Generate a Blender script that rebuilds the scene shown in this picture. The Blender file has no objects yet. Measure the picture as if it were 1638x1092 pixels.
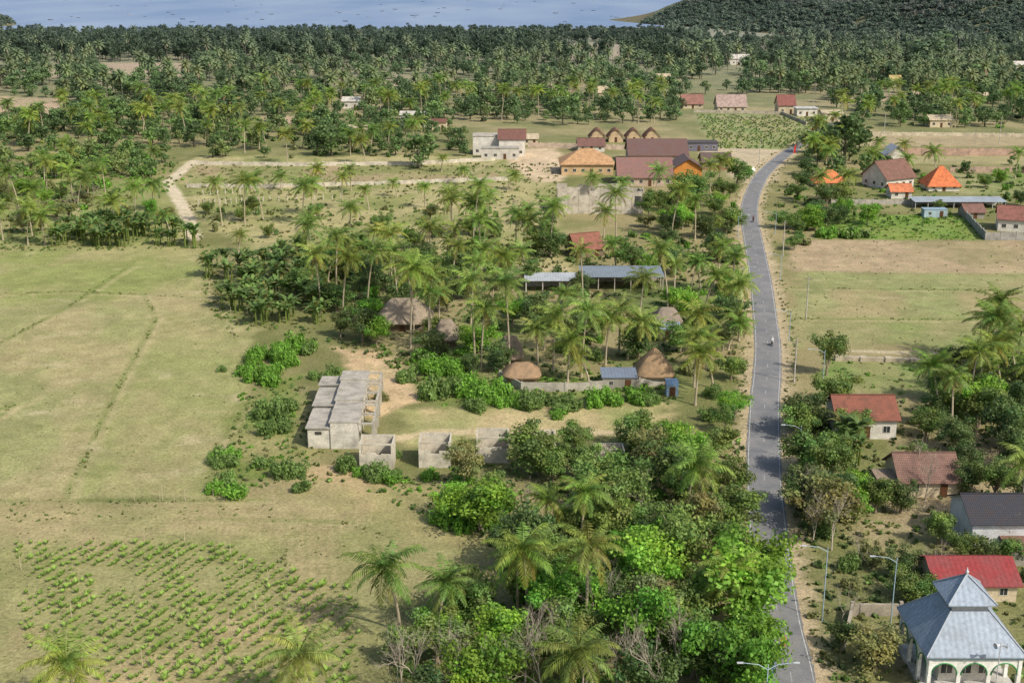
import bpy, math, random
import numpy as np
from mathutils import Vector
rnd=random.Random(11); rng=np.random.default_rng(11)
scene=bpy.context.scene; COL=scene.collection
# ------------------------------------------------------------ survey
H=70.0; FPX=2000.0; PIT=math.atan(606/2000.0); cP,sP=math.cos(PIT),math.sin(PIT)
def ray(u,v):
    a=(u-819)/FPX; b=-(v-546)/FPX
    return a, cP+b*sP, -sP+b*cP
def G(u,v,z=0.0):
    dx,dy,dz=ray(u,v); t=(H-z)/(-dz); return (dx*t,dy*t)
def S(v,z=0.0):
    dx,dy,dz=ray(819,v); return (H-z)/(-dz)/FPX
def ZH(y,v):
    dx,dy,dz=ray(819,v); return H+dz/dy*y
def lin(c):
    c=c/255.0
    return c/12.92 if c<=0.04045 else ((c+0.055)/1.055)**2.4
def C(r,g,b,k=1.0): return (lin(r)*k,lin(g)*k,lin(b)*k)
# ------------------------------------------------------------ noise
T=rng.random((256,256))
def vn(x,y):
    xi=np.floor(x).astype(int); yi=np.floor(y).astype(int); xf=x-xi; yf=y-yi
    xf=xf*xf*(3-2*xf); yf=yf*yf*(3-2*yf)
    a=T[xi&255,yi&255];b=T[(xi+1)&255,yi&255];c=T[xi&255,(yi+1)&255];d=T[(xi+1)&255,(yi+1)&255]
    return (a*(1-xf)+b*xf)*(1-yf)+(c*(1-xf)+d*xf)*yf
def fbm(x,y,o=4):
    s=0;a=.5
    for i in range(o):
        s=s+a*vn(x*2**i+17*i,y*2**i+31*i);a*=.5
    return s/(1-.5**o)
# ------------------------------------------------------------ materials
def newmat(name):
    m=bpy.data.materials.new(name); m.use_nodes=True; nt=m.node_tree
    for n in list(nt.nodes): nt.nodes.remove(n)
    return m,nt,nt.nodes,nt.links
def N(ns,t,**k):
    n=ns.new(t)
    for a,b in k.items(): setattr(n,a,b)
    return n
def mixc(ns,ls,mode,fac,a,b):
    n=ns.new('ShaderNodeMix'); n.data_type='RGBA'; n.blend_type=mode
    if isinstance(fac,(int,float)): n.inputs[0].default_value=fac
    else: ls.new(fac,n.inputs[0])
    for s,x in ((6,a),(7,b)):
        if isinstance(x,tuple): n.inputs[s].default_value=(x[0],x[1],x[2],1)
        else: ls.new(x,n.inputs[s])
    return n.outputs[2]
def ramp(ns,ls,fac,lo,hi,a,b):
    n=ns.new('ShaderNodeMapRange'); n.inputs[1].default_value=lo;n.inputs[2].default_value=hi
    n.inputs[3].default_value=a;n.inputs[4].default_value=b; ls.new(fac,n.inputs[0]); return n.outputs[0]
def noise(ns,ls,vec,scale,detail=4,rough=.6):
    n=ns.new('ShaderNodeTexNoise'); n.inputs['Scale'].default_value=scale;n.inputs['Detail'].default_value=detail
    n.inputs['Roughness'].default_value=rough; ls.new(vec,n.inputs['Vector']); return n.outputs['Fac']
def leafmat():
    m,nt,ns,ls=newmat('foliage')
    o=ns.new('ShaderNodeOutputMaterial'); oi=ns.new('ShaderNodeObjectInfo'); at=N(ns,'ShaderNodeAttribute',attribute_name='Col')
    c=mixc(ns,ls,'MULTIPLY',1.0,oi.outputs['Color'],at.outputs['Color'])
    p=ns.new('ShaderNodeBsdfPrincipled'); p.inputs['Roughness'].default_value=.55; p.inputs['Specular IOR Level'].default_value=.3
    ls.new(c,p.inputs['Base Color'])
    t=ns.new('ShaderNodeBsdfTranslucent'); ls.new(c,t.inputs['Color'])
    mx=ns.new('ShaderNodeMixShader'); mx.inputs[0].default_value=.4
    ls.new(p.outputs[0],mx.inputs[1]);ls.new(t.outputs[0],mx.inputs[2]);ls.new(mx.outputs[0],o.inputs[0]); return m
def surf(name,dirt=.35,scale=.6,rough=.85,stripe=None,bump=0.2,metal=0.0,dirtcol=(.09,.075,.06),useattr=False,spec=.3):
    """surface using object colour x procedural grime; stripe=(freq_u,amp,freq_v,amp)"""
    m,nt,ns,ls=newmat(name)
    o=ns.new('ShaderNodeOutputMaterial'); oi=ns.new('ShaderNodeObjectInfo'); tc=ns.new('ShaderNodeTexCoord')
    base=oi.outputs['Color']
    if useattr:
        at=N(ns,'ShaderNodeAttribute',attribute_name='Col'); base=mixc(ns,ls,'MULTIPLY',1.0,base,at.outputs['Color'])
    n1=noise(ns,ls,tc.outputs['Object'],scale,6,.65); n2=noise(ns,ls,tc.outputs['Object'],scale*9,3)
    f1=ramp(ns,ls,n1,.4,.72,0,dirt)
    c=mixc(ns,ls,'MIX',f1,base,dirtcol)
    f2=ramp(ns,ls,n2,.25,.75,.76,1.2)
    v=ns.new('ShaderNodeVectorMath'); v.operation='SCALE'; ls.new(c,v.inputs[0]); ls.new(f2,v.inputs['Scale']); c=v.outputs[0]
    hgt=n2
    if stripe:
        sx=ns.new('ShaderNodeSeparateXYZ'); ls.new(tc.outputs['UV'],sx.inputs[0])
        for ax,(fr,am) in ((0,stripe[:2]),(1,stripe[2:])):
            if am==0: continue
            mu=N(ns,'ShaderNodeMath',operation='MULTIPLY'); ls.new(sx.outputs[ax],mu.inputs[0]); mu.inputs[1].default_value=fr*6.2832
            si=N(ns,'ShaderNodeMath',operation='SINE'); ls.new(mu.outputs[0],si.inputs[0])
            f=ramp(ns,ls,si.outputs[0],-1,1,1-am,1+am*.4)
            v=ns.new('ShaderNodeVectorMath'); v.operation='SCALE'; ls.new(c,v.inputs[0]); ls.new(f,v.inputs['Scale']); c=v.outputs[0]
            hgt=si.outputs[0] if ax==0 else hgt
    p=ns.new('ShaderNodeBsdfPrincipled'); p.inputs['Roughness'].default_value=rough; p.inputs['Metallic'].default_value=metal
    p.inputs['Specular IOR Level'].default_value=spec
    ls.new(c,p.inputs['Base Color'])
    b=ns.new('ShaderNodeBump'); b.inputs['Strength'].default_value=bump; b.inputs['Distance'].default_value=.05; ls.new(hgt,b.inputs['Height']); ls.new(b.outputs[0],p.inputs['Normal'])
    ls.new(p.outputs[0],o.inputs[0]); return m
LEAF=leafmat()
BARK=surf('bark',.3,1.5,.95,useattr=True)
PLASTER=surf('painted_plaster',.4,.5,.8)
CONC=surf('bare_concrete',.6,.5,.92,dirtcol=(.08,.075,.065))
TILE=surf('clay_tile',.6,.9,.85,stripe=(4,.14,2.6,.22),dirtcol=(.07,.05,.04))
METALR=surf('sheet_metal_roof',.4,.3,.55,stripe=(1.7,.10,0,0),bump=.08,metal=.0,spec=.35,dirtcol=(.13,.12,.11))
THATCH=surf('thatch',.6,1.0,.97,stripe=(7,.10,0,0),bump=.5,dirtcol=(.1,.085,.065),spec=.1)
PAINT=surf('painted_metal',.15,1,.4)
LINE=surf('worn_road_paint',.9,.9,.8,dirtcol=(.17,.17,.17))
GLASS=surf('window_glass',.1,1,.15,spec=.6)
CLOTH=surf('cloth',.1,2,.9)
# ------------------------------------------------------------ mesh utils
def mesh_arr(name,V,F,Cc=None,mats=(),MI=None,smooth=False):
    V=np.asarray(V,dtype=np.float32);F=np.asarray(F,dtype=np.int32)
    me=bpy.data.meshes.new(name); me.vertices.add(len(V)); me.vertices.foreach_set('co',V.ravel())
    me.loops.add(F.size); me.loops.foreach_set('vertex_index',F.ravel())
    me.polygons.add(len(F)); me.polygons.foreach_set('loop_start',np.arange(0,F.size,F.shape[1],dtype=np.int32))
    if MI is not None: me.polygons.foreach_set('material_index',np.asarray(MI,dtype=np.int32))
    if smooth: me.polygons.foreach_set('use_smooth',np.ones(len(F),dtype=bool))
    me.update(calc_edges=True)
    if Cc is not None:
        a=me.color_attributes.new('Col','FLOAT_COLOR','POINT'); c4=np.ones((len(V),4),dtype=np.float32); c4[:,:3]=Cc; a.data.foreach_set('color',c4.ravel())
    for m in mats: me.materials.append(m)
    me.validate(); return me
class Q:
    def __init__(s): s.V=[];s.F=[];s.C=[];s.M=[];s.n=0
    def add(s,V,F,c=(1,1,1),m=0):
        V=np.asarray(V,float);F=np.asarray(F,int); s.V.append(V);s.F.append(F+s.n);s.n+=len(V)
        c=np.asarray(c,float); s.C.append(np.broadcast_to(c,(len(V),3)) if c.ndim==1 else c); s.M.append(np.full(len(F),m))
    def arr(s): return np.concatenate(s.V),np.concatenate(s.F),np.concatenate(s.C),np.concatenate(s.M)
    def mesh(s,name,mats,smooth=False):
        V,F,c,M=s.arr(); return mesh_arr(name,V,F,c,mats,M,smooth)
def tube(path,rad,k=6):
    path=np.asarray(path,float); n=len(path); V=[]
    for i in range(n):
        t=path[min(i+1,n-1)]-path[max(i-1,0)]; t/=np.linalg.norm(t)+1e-9
        up=np.array([0,0,1.]) if abs(t[2])<.9 else np.array([1.,0,0])
        a=np.cross(t,up);a/=np.linalg.norm(a);b=np.cross(t,a)
        for j in range(k):
            w=2*math.pi*j/k; V.append(path[i]+rad[i]*(a*math.cos(w)+b*math.sin(w)))
    F=[(i*k+j,i*k+(j+1)%k,(i+1)*k+(j+1)%k,(i+1)*k+j) for i in range(n-1) for j in range(k)]
    return np.array(V),np.array(F)
def unit(v): return v/(np.linalg.norm(v,axis=-1,keepdims=True)+1e-9)
def leafq(P,Nn,size,asp=.6):
    n=len(P); r=unit(rng.normal(size=(n,3))); a=unit(np.cross(Nn,r)); b=np.cross(Nn,a)
    s=size.reshape(-1,1); V=np.stack([P-a*s*.5,P+b*s*asp*.5,P+a*s*.5,P-b*s*asp*.5],1).reshape(-1,3)
    return V,np.arange(n*4).reshape(-1,4)
def new(name,data,parent=None,label=None,cat=None,group=None,kind=None,color=None,loc=None,rotz=0,scale=None):
    o=bpy.data.objects.new(name,data); COL.objects.link(o)
    if parent: o.parent=parent
    if label:o['label']=label
    if cat:o['category']=cat
    if group:o['group']=group
    if kind:o['kind']=kind
    if color is not None: o.color=(color[0],color[1],color[2],1)
    if loc is not None: o.location=(loc[0],loc[1],loc[2] if len(loc)>2 else 0)
    o.rotation_euler[2]=rotz
    if scale is not None: o.scale=scale if isinstance(scale,tuple) else (scale,)*3
    return o
# ------------------------------------------------------------ vegetation models
def palm_parts(hgt=12,nf=24,lp=20,dryn=4,lean=1.2):
    tr=Q(); n=9; ph=rnd.uniform(0,6.28)
    path=[(lean*math.cos(ph)*(i/(n-1))**1.7,lean*math.sin(ph)*(i/(n-1))**1.7,hgt*i/(n-1)) for i in range(n)]
    rad=[.30 if i==0 else .2-.07*i/(n-1) for i in range(n)]
    V,F=tube(path,rad,6); tr.add(V,F,(1,1,1))
    top=np.array(path[-1]); cr=Q(); allf=nf+dryn
    for i in range(allf):
        dry=i>=nf
        az=i*2.399+rnd.uniform(-.25,.25)
        e0=math.radians(78-108*(i/nf)+rnd.uniform(-10,10)) if not dry else math.radians(rnd.uniform(-65,-35))
        L=rnd.uniform(4.1,5.4)*(.75 if dry or i<2 else 1); droop=math.radians(rnd.uniform(50,90)) if not dry else math.radians(30)
        ns=8; p=top.copy(); pts=[p.copy()]; tw=rnd.uniform(-.25,.25)
        for s in range(ns):
            e=max(e0-droop*((s+.5)/ns)**1.3,-1.5); aa=az+tw*s/ns; p=p+np.array([math.cos(aa)*math.cos(e),math.sin(aa)*math.cos(e),math.sin(e)])*L/ns; pts.append(p.copy())
        pts=np.array(pts)
        if dry: col=np.array([1.6,1.0,1.2])*rnd.uniform(.6,1.0)
        elif i>nf*.85: col=np.array([1.35,1.08,1.0])*rnd.uniform(.7,1.0)
        else: col=np.array([rnd.uniform(.8,1.12),rnd.uniform(.9,1.1),rnd.uniform(.8,1.1)])*rnd.uniform(.75,1.3)
        V,F=tube(pts,[.06]*4+[.035]*(ns-3),3); cr.add(V,F,col*1.3)
        ts=np.linspace(.1,.99,lp); sd=np.array([-math.sin(az),math.cos(az),0])
        idx=ts*ns; i0=np.minimum(idx.astype(int),ns-1); fr=(idx-i0)[:,None]; P=pts[i0]*(1-fr)+pts[i0+1]*fr; fw=unit(pts[i0+1]-pts[i0])
        ln=(.32+.88*np.sin(np.pi*np.clip(ts*.85+.12,0,1)))[:,None]*(1.05 if not dry else .7)*rng.uniform(.75,1.1,(lp,1))
        for sg in (-1,1):
            hang=np.array([0,0,-1])*rng.uniform(.3,1.0,(lp,1))
            d=unit(sd*sg+fw*.6+hang); w=fw*.095*(L/4.5)
            q=np.stack([P,P+d*ln*.4+w,P+d*ln,P+d*ln*.4-w],1).reshape(-1,3)
            cc=np.repeat(col*rng.uniform(.7,1.3,(lp,1)),4,axis=0); cr.add(q,np.arange(lp*4).reshape(-1,4),cc)
    for k in range(9):
        a=rnd.uniform(0,6.28); c=top+np.array([math.cos(a)*.35,math.sin(a)*.35,-.35-rnd.random()*.4]); r=.15
        o=np.array([[r,0,0],[0,r,0],[-r,0,0],[0,-r,0],[0,0,r],[0,0,-r]])+c
        cr.add(o,[(4,0,5,1),(4,1,5,2),(4,2,5,3),(4,3,5,0)],(1.9,1.1,.5))
    return tr,cr
def broad_parts(R=3.5,Ht=7,nc=22,nl=130,ls=.36,flat=.75):
    tr=Q(); cr=Q(); fork=Ht*rnd.uniform(.2,.3)
    zc=Ht-R*flat; cs=[]
    for i in range(nc):
        d=unit(rng.normal(size=3)); r=rng.uniform(.3,1.0)
        c=np.array([d[0]*r*R,d[1]*r*R,zc+d[2]*r*R*flat*.9]); c[2]=max(c[2],fork*.8); cs.append(c)
    V,F=tube([(0,0,0),(rnd.uniform(-.2,.2),rnd.uniform(-.2,.2),fork*.5),(rnd.uniform(-.3,.3),0,fork)],[.32,.22,.19],6); tr.add(V,F)
    for c in cs[:12]:
        m=np.array([c[0]*.4,c[1]*.4,fork+(c[2]-fork)*.6]); V,F=tube([(0,0,fork*.9),m,c],[.15,.09,.03],4); tr.add(V,F)
    for c in cs:
        cr_=R*rnd.uniform(.2,.42); d=unit(rng.normal(size=(nl,3))+np.array([0,0,.35])); P=c+d*cr_*rng.uniform(.35,1.22,(nl,1))*np.array([1,1,.75])
        nn=unit(d+rng.normal(size=(nl,3))*.6+np.array([0,0,.2])); V,F=leafq(P,nn,rng.uniform(.6,1.3,nl)*ls,.72)
        t=rnd.uniform(.7,1.22)*rng.uniform(.7,1.3,(nl,1)); hue=np.array([rnd.uniform(.85,1.2),1,rnd.uniform(.8,1.1)])
        cr.add(V,F,np.repeat(t*hue,4,axis=0))
    return tr,cr
def bush_q(R=1,nc=9,nl=90,ls=.3,h=.75):
    q=Q()
    for i in range(nc):
        a=rnd.uniform(0,6.28);r=R*.7*math.sqrt(rnd.random()); c=np.array([r*math.cos(a),r*math.sin(a),R*h*rnd.uniform(.1,.7)]); rr=R*rnd.uniform(.2,.42)
        d=unit(rng.normal(size=(nl,3))+np.array([0,0,.4])); P=c+d*rr*rng.uniform(.5,1.25,(nl,1)); P[:,2]=np.maximum(P[:,2],.04)
        nn=unit(d+rng.normal(size=(nl,3))*.5+np.array([0,0,.2])); V,F=leafq(P,nn,rng.uniform(.6,1.3,nl)*ls,.7)
        q.add(V,F,np.repeat(rnd.uniform(.75,1.2)*rng.uniform(.75,1.25,(nl,1))*np.ones(3),4,axis=0))
    return q
def banana_q():
    q=Q(); 
    for s in range(4):
        bx,by=rnd.uniform(-1,1),rnd.uniform(-1,1); hh=rnd.uniform(1.6,2.8)
        V,F=tube([(bx,by,0),(bx,by,hh)],[.16,.09],6); q.add(V,F,(1.2,1.0,.8))
        for i in range(9):
            az=i*2.4+rnd.random(); e0=rnd.uniform(.7,1.45); L=rnd.uniform(1.7,2.6); p=np.array([bx,by,hh]); sd=np.array([-math.sin(az),math.cos(az),0])
            rows=[];W=[.06,.26,.3,.26,.18,.05]
            for k in range(6):
                rows.append((p-sd*W[k],p+sd*W[k])); e=e0-1.6*(k/5)**1.2; p=p+np.array([math.cos(az)*math.cos(e),math.sin(az)*math.cos(e),math.sin(e)])*L/5
            V=np.array([x for r in rows for x in r]); F=[(2*k,2*k+1,2*k+3,2*k+2) for k in range(5)]
            dry=rnd.random()<.15; q.add(V,F,np.array([1.5,.95,1.0])*.9 if dry else np.array([1,1,1])*rnd.uniform(.75,1.3))
    return q
def bare_q(Ht=7):
    q=Q()
    def br(p,d,L,r,lv):
        e=p+d*L; m=(p+e)/2+rng.normal(size=3)*L*.06; V,F=tube([p,m,e],[r,r*.75,r*.5],4 if lv<2 else 3); q.add(V,F,(1,1,1))
        if lv>=5: return
        for k in range(3 if lv<4 else 2):
            nd=unit(d+rng.normal(size=3)*.42+np.array([0,0,.2])); br(e if k else m,nd,L*rnd.uniform(.6,.85),r*.56,lv+1)
    br(np.array([0,0,0.]),unit(np.array([rnd.uniform(-.2,.2),rnd.uniform(-.2,.2),1.])),Ht*.3,.13,0); return q
def lod_palm():
    q=Q(); h=12; l=rnd.uniform(-1,1); V,F=tube([(0,0,0),(l*.3,0,h*.5),(l,0,h)],[.22,.16,.13],4); q.add(V,F,C(170,160,138))
    top=np.array([l,0,h])
    for i in range(22):
        az=i*2.4; e0=math.radians(75-112*i/22); L=rnd.uniform(3.7,5.0); p=top.copy(); sd=np.array([-math.sin(az),math.cos(az),0]); W=[.18,.66,.7,.18]; rows=[]
        for k in range(4):
            rows.append(p.copy()); e=max(e0-1.3*(k/3),-1.5); p=p+np.array([math.cos(az)*math.cos(e),math.sin(az)*math.cos(e),math.sin(e)])*L/3
        c=np.array(C(122,136,80,1.3))*rnd.uniform(.7,1.15)
        if i>20: c=np.array(C(150,130,95))*.9
        for sg in (-1,1):
            V=np.array([x for k in range(4) for x in (rows[k],rows[k]+sd*sg*W[k]-np.array([0,0,W[k]*.6]))]); q.add(V,[(2*k,2*k+1,2*k+3,2*k+2) for k in range(3)],c)
    return q.arr()
def lod_broad(nc=16,nl=34):
    q=Q(); V,F=tube([(0,0,0),(0,0,4)],[.25,.15],4); q.add(V,F,C(120,110,95))
    R=3.6;zc=4.4
    for i in range(nc):
        d=unit(rng.normal(size=3)); r=rnd.uniform(.3,.85); c=np.array([d[0]*R*r,d[1]*R*r,zc+d[2]*2.4]); rr=R*rnd.uniform(.22,.44)
        dd=unit(rng.normal(size=(nl,3))+np.array([0,0,.4])); P=c+dd*rr*rng.uniform(.4,1.2,(nl,1))*np.array([1,1,.8]); V,F=leafq(P,unit(dd+rng.normal(size=(nl,3))*.4),rng.uniform(.7,1.3,nl)*.72,.78)
        q.add(V,F,np.repeat(rnd.uniform(.7,1.2)*rng.uniform(.75,1.25,(nl,1))*np.ones(3),4,axis=0)*np.array(C(96,118,68,1.3)))
    return q.arr()
PALMS=[]
for i in range(9):
    tr,cr=palm_parts(hgt=12,nf=rnd.choice([20,24,28]),dryn=rnd.choice([0,2,5]),lean=rnd.uniform(.3,2.8))
    PALMS.append((tr.mesh('palm_trunk',[BARK],True),cr.mesh('palm_crown',[LEAF])))
BROADS=[]
for i in range(9):
    tr,cr=broad_parts(R=rnd.uniform(3.2,3.9),Ht=rnd.uniform(6.5,8),nc=rnd.choice([24,30,36]),flat=rnd.uniform(.65,1.0))
    BROADS.append((tr.mesh('tree_trunk',[BARK],True),cr.mesh('tree_crown',[LEAF])))
BUSH=[bush_q(1,14,75,.17).mesh('bush',[LEAF]) for _ in range(6)]
BANAN=[banana_q().mesh('banana',[LEAF]) for _ in range(4)]
BARE=[bare_q().mesh('bare',[BARK]) for _ in range(5)]
LP=[lod_palm() for _ in range(6)]; LB=[lod_broad() for _ in range(6)]
PC=C(122,140,70,1.25)
def put_palm(x,y,h,sc=1.0,label=None):
    t,c=rnd.choice(PALMS); s=sc*rnd.uniform(.78,1.1)*(1 if h>7 else .8); zs=h/12
    e=new('coconut_palm',None,label=label or 'tall coconut palm with slim grey trunk and drooping fronds',cat='palm tree',group='coconut palms around the village',loc=(x,y,0),rotz=rnd.uniform(0,6.28))
    k=rnd.uniform(.72,1.15)
    to=new('trunk',t,e,color=C(172,160,136)); to.scale=(1,1,zs)
    co=new('crown',c,e,color=(PC[0]*k*rnd.uniform(.85,1.18),PC[1]*k,PC[2]*k*rnd.uniform(.8,1.1)))
    tt=t.vertices[-1].co; lx,ly=tt.x,tt.y; co.location=(lx*(1-s),ly*(1-s),12*zs-12*s); co.scale=(s,s,s)
    return e
GREENS={'d':C(86,106,62,1.25),'m':C(104,128,68,1.3),'b':C(106,146,56,1.35),'o':C(128,132,84,1.2),'y':C(134,154,68,1.25)}
def put_tree(x,y,w,h,key='m',label=None):
    t,c=rnd.choice(BROADS); g=GREENS[key]; k=rnd.uniform(.8,1.2)
    lab={'d':'dark green leafy tree','m':'mid green leafy tree','b':'bright green leafy tree in full leaf','o':'dry olive green tree with thin foliage','y':'yellow green leafy tree'}[key]
    e=new('broadleaf_tree',None,label=label or lab+' among village plots',cat='tree',group='broadleaf trees around the village',loc=(x,y,0),rotz=rnd.uniform(0,6.28),scale=(w/7.6,w/7.6,h/7.5))
    new('trunk',t,e,color=C(140,128,108)); new('crown',c,e,color=(g[0]*k*rnd.uniform(.9,1.15),g[1]*k,g[2]*k)); return e
def put_bush(x,y,w,h,key='m'):
    g=GREENS[key];k=rnd.uniform(.85,1.15)
    return new('bush',rnd.choice(BUSH),label={'b':'dense bright green bush on open ground','y':'yellow green bush on open ground','d':'dark green bush in undergrowth','m':'low green bush in undergrowth','o':'dry olive bush on scrubby ground'}[key],cat='bush',group='bushes on the plots',loc=(x,y,0),rotz=rnd.uniform(0,6.28),scale=(w/2,w/2,h/.8),color=(g[0]*k,g[1]*k,g[2]*k))
# ------------------------------------------------------------ polygons
def Wp(p): return np.array([G(*q) for q in p])
def inpoly(P,poly):
    x,y=P[:,0],P[:,1]; r=np.zeros(len(P),bool); n=len(poly); j=n-1
    for i in range(n):
        xi,yi=poly[i];xj,yj=poly[j]
        if yi!=yj: r^=((yi>y)!=(yj>y))&(x<(xj-xi)*(y-yi)/(yj-yi)+xi)
        j=i
    return r
def segd(P,a,b):
    ab=b-a; t=np.clip(((P-a)@ab)/(ab@ab+1e-9),0,1); return np.linalg.norm(P-(a+t[:,None]*ab),axis=1)
def lined(P,pts,closed=False):
    d=np.full(len(P),1e9); n=len(pts)
    for i in range(n if closed else n-1): d=np.minimum(d,segd(P,pts[i],pts[(i+1)%n]))
    return d
road_px=[(1275,1180),(1265,1080),(1243,975),(1229,850),(1222,750),(1223,650),(1227,600),(1228,550),(1223,500),(1217,450),(1208,400),(1199,350),(1201,320),(1212,292),(1224,275),(1252,250),(1290,225),(1325,200),(1345,185)]
def catmull(P,n=8):
    P=[np.array(p,float) for p in P]; P=[2*P[0]-P[1]]+P+[2*P[-1]-P[-2]]; out=[]
    for i in range(1,len(P)-2):
        for k in range(n):
            t=k/n; a,b,c,d=P[i-1:i+3]; out.append(.5*((2*b)+(c-a)*t+(2*a-5*b+4*c-d)*t*t+(-a+3*b-3*c+d)*t**3))
    out.append(P[-2]); return np.array(out)
road=catmull([G(*p) for p in road_px])
# ------------------------------------------------------------ ground
ds=np.concatenate([[-300,-50,20,45],60*1.0035**np.arange(0,960),[1800,2100,2600,3500,5000,8000,14000,30000]])
ts=np.concatenate([[-6,-3,-1.5,-.9,-.7],np.linspace(-.56,.56,560),[.7,.9,1.5,3,6]])
DD,TT=np.meshgrid(ds,ts,indexing='ij'); X=TT*np.maximum(DD,60); Y=DD
P=np.stack([X.ravel(),Y.ravel()],1); px,py=P[:,0],P[:,1]
col=np.zeros((len(P),3)); 
nA=fbm(px/30,py/30,5); nB=fbm(px/6+50,py/6,4); nC=fbm(px/2.2+9,py/2.2+80,3); nD=fbm(px/13+90,py/22+10,5)
col[:]=np.array(C(120,122,78)); col*= (.75+.5*nB)[:,None]
sc=np.clip((nA-.46)*5,0,1)[:,None]; col=col*(1-sc*.65)+np.array(C(168,152,116))*sc*.65
def region(poly,c,soft=1.2,nz=3.0,mot=None,am=1.0):
    global col
    w=Wp(poly); lo=w.min(0)-8;hi=w.max(0)+8; m=(px>lo[0])&(px<hi[0])&(py>lo[1])&(py<hi[1]); idx=np.nonzero(m)[0]
    if len(idx)==0:return
    p=P[idx]; d=lined(p,w,True)*np.where(inpoly(p,w),1,-1); d=d+(nB[idx]-.5)*nz*2.5
    f=np.clip(d/soft*.5+.5,0,1)[:,None]*am; cc=np.array(C(*c))[None,:]*(.76+.48*nC[idx])[:,None]*(.84+.32*nB[idx])[:,None]
    if mot is not None:
        g=np.clip((nD[idx]-.42)*6,0,1)[:,None]; cc=cc*(1-g)+np.array(C(*mot))*g*(.76+.48*nC[idx])[:,None]
    col[idx]=col[idx]*(1-f)+cc*f
def stroke(pts,c,hw,soft=.5,nz=.5,am=1.0,world=False):
    w=np.array(pts) if world else Wp(pts); lo=w.min(0)-hw-8;hi=w.max(0)+hw+8; m=(px>lo[0])&(px<hi[0])&(py>lo[1])&(py<hi[1]); idx=np.nonzero(m)[0]
    p=P[idx]; d=hw-lined(p,w)+(nC[idx]-.5)*nz*2; f=np.clip(d/soft*.5+.5,0,1)[:,None]*am; col[idx]=col[idx]*(1-f)+np.array(C(*c))*(.85+.3*nC[idx])[:,None]*f
region([(-200,285),(290,288),(315,395),(-200,400)],(154,152,102),2,4,(130,138,84))
region([(300,250),(890,250),(905,440),(430,430),(300,340)],(168,160,116),2,4,(138,142,90))
region([(312,265),(795,265),(800,288),(305,294)],(136,138,90),1,2,(160,144,112))
region([(-300,398),(322,394),(332,480),(402,530),(392,600),(398,640),(345,720),(335,795),(-300,803)],(152,152,104),1.2,2,(168,158,116))
region([(-300,398),(322,394),(330,470),(-300,500)],(140,148,88),4,6,(158,154,106),.85)
region([(250,500),(400,535),(392,600),(345,720),(335,795),(120,795)],(162,154,110),2,3,(146,152,96),.8)
region([(-400,805),(425,803),(690,790),(800,880),(640,960),(600,1250),(-500,1250)],(174,158,120),1.2,3,(152,150,102))
region([(-400,806),(440,804),(600,800),(600,850),(-400,870)],(148,148,100),2,3,(174,158,120),.7)
region([(535,556),(640,566),(668,640),(600,668),(560,600)],(200,174,138),1,2)
region([(640,655),(900,645),(1075,640),(1085,692),(800,702),(660,718)],(190,172,130),1.2,3,(154,156,102))
region([(470,738),(560,752),(700,790),(770,870),(640,850),(500,790)],(194,170,130),1.2,3,(160,152,106))
region([(385,640),(480,600),(500,740),(420,770),(345,780),(350,720)],(150,146,98),1.5,3,(122,134,74))
region([(1258,383),(1800,385),(1800,440),(1264,436)],(172,152,124),1,2.5,(154,142,108))
region([(1264,436),(1800,440),(1800,562),(1272,548)],(144,148,100),2,3,(162,150,112))
region([(1264,500),(1800,508),(1800,562),(1272,548)],(130,144,86),3,4,(146,146,100),.8)
region([(1320,575),(1510,580),(1500,632),(1310,628)],(120,142,78),1,2,(140,144,94))
region([(1330,343),(1560,345),(1578,385),(1300,382)],(112,140,66),1.5,2,(126,142,74))
region([(798,238),(890,238),(905,290),(855,292),(815,265)],(202,180,152),1.5,2)
CLP=[[(-30,154),(110,158),(95,190),(-30,194)],[(165,100),(310,101),(300,128),(165,128)],[(-20,108),(120,110),(100,126),(-20,126)],[(380,118),(480,118),(470,132),(380,132)],[(620,128),(720,130),(715,142),(620,140)],[(1380,150),(1450,152),(1445,164),(1375,162)],[(885,68),(1010,72),(1000,97),(890,96)],[(850,134),(930,136),(925,148),(850,146)],[(420,186),(520,186),(515,200),(420,200)]]
for c_ in CLP: region(c_,(188,160,134),4,5,(170,152,120))
region([(1110,182),(1315,185),(1290,242),(1140,240)],(134,146,92),2,2,(150,148,102))
region([(1365,217),(1800,217),(1800,234),(1370,234)],(166,150,120),2,2)
region([(1400,249),(1800,250),(1800,264),(1420,262)],(160,152,114),2,2)
region([(1500,278),(1800,278),(1800,312),(1530,312)],(150,150,108),2,2,(124,136,84))
region([(1290,690),(1800,700),(1900,1300),(1340,1300),(1285,900)],(164,148,118),1.5,4,(124,126,82))
region([(1115,236),(1262,240),(1235,292),(1185,288)],(190,174,148),2,3)
region([(700,590),(1090,580),(1090,640),(700,650)],(120,132,76),1.5,3)
region([(600,470),(1180,450),(1190,600),(640,600)],(150,140,102),2,5,(112,124,74))
stroke(road,(188,170,140),4.2,1.2,1.4,1,True)
PATH1=[(310,258),(268,292),(295,335),(312,382)]; PATH2=[(430,400),(560,405),(800,425),(900,430)]; PATH3=[(820,246),(700,300),(640,310)]
stroke(PATH1,(208,194,168),2.0); stroke(PATH2,(188,172,138),1.7); stroke(PATH3,(176,164,128),1.3,am=.7)
BUNDS=[[(252,508),(190,620),(108,795)],[(200,430),(110,490),(-40,570)],[(0,470),(120,466),(320,476)],[(0,655),(22,648),(-30,690)],[(385,600),(392,560),(330,478),(326,400)],[(335,795),(345,720),(398,645)],[(-100,803),(425,801)],[(230,470),(252,508)],[(455,880),(460,1100)],[(1262,460),(1700,466)],[(1262,510),(1700,512)],[(320,830),(560,836),(640,870)]]
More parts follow.
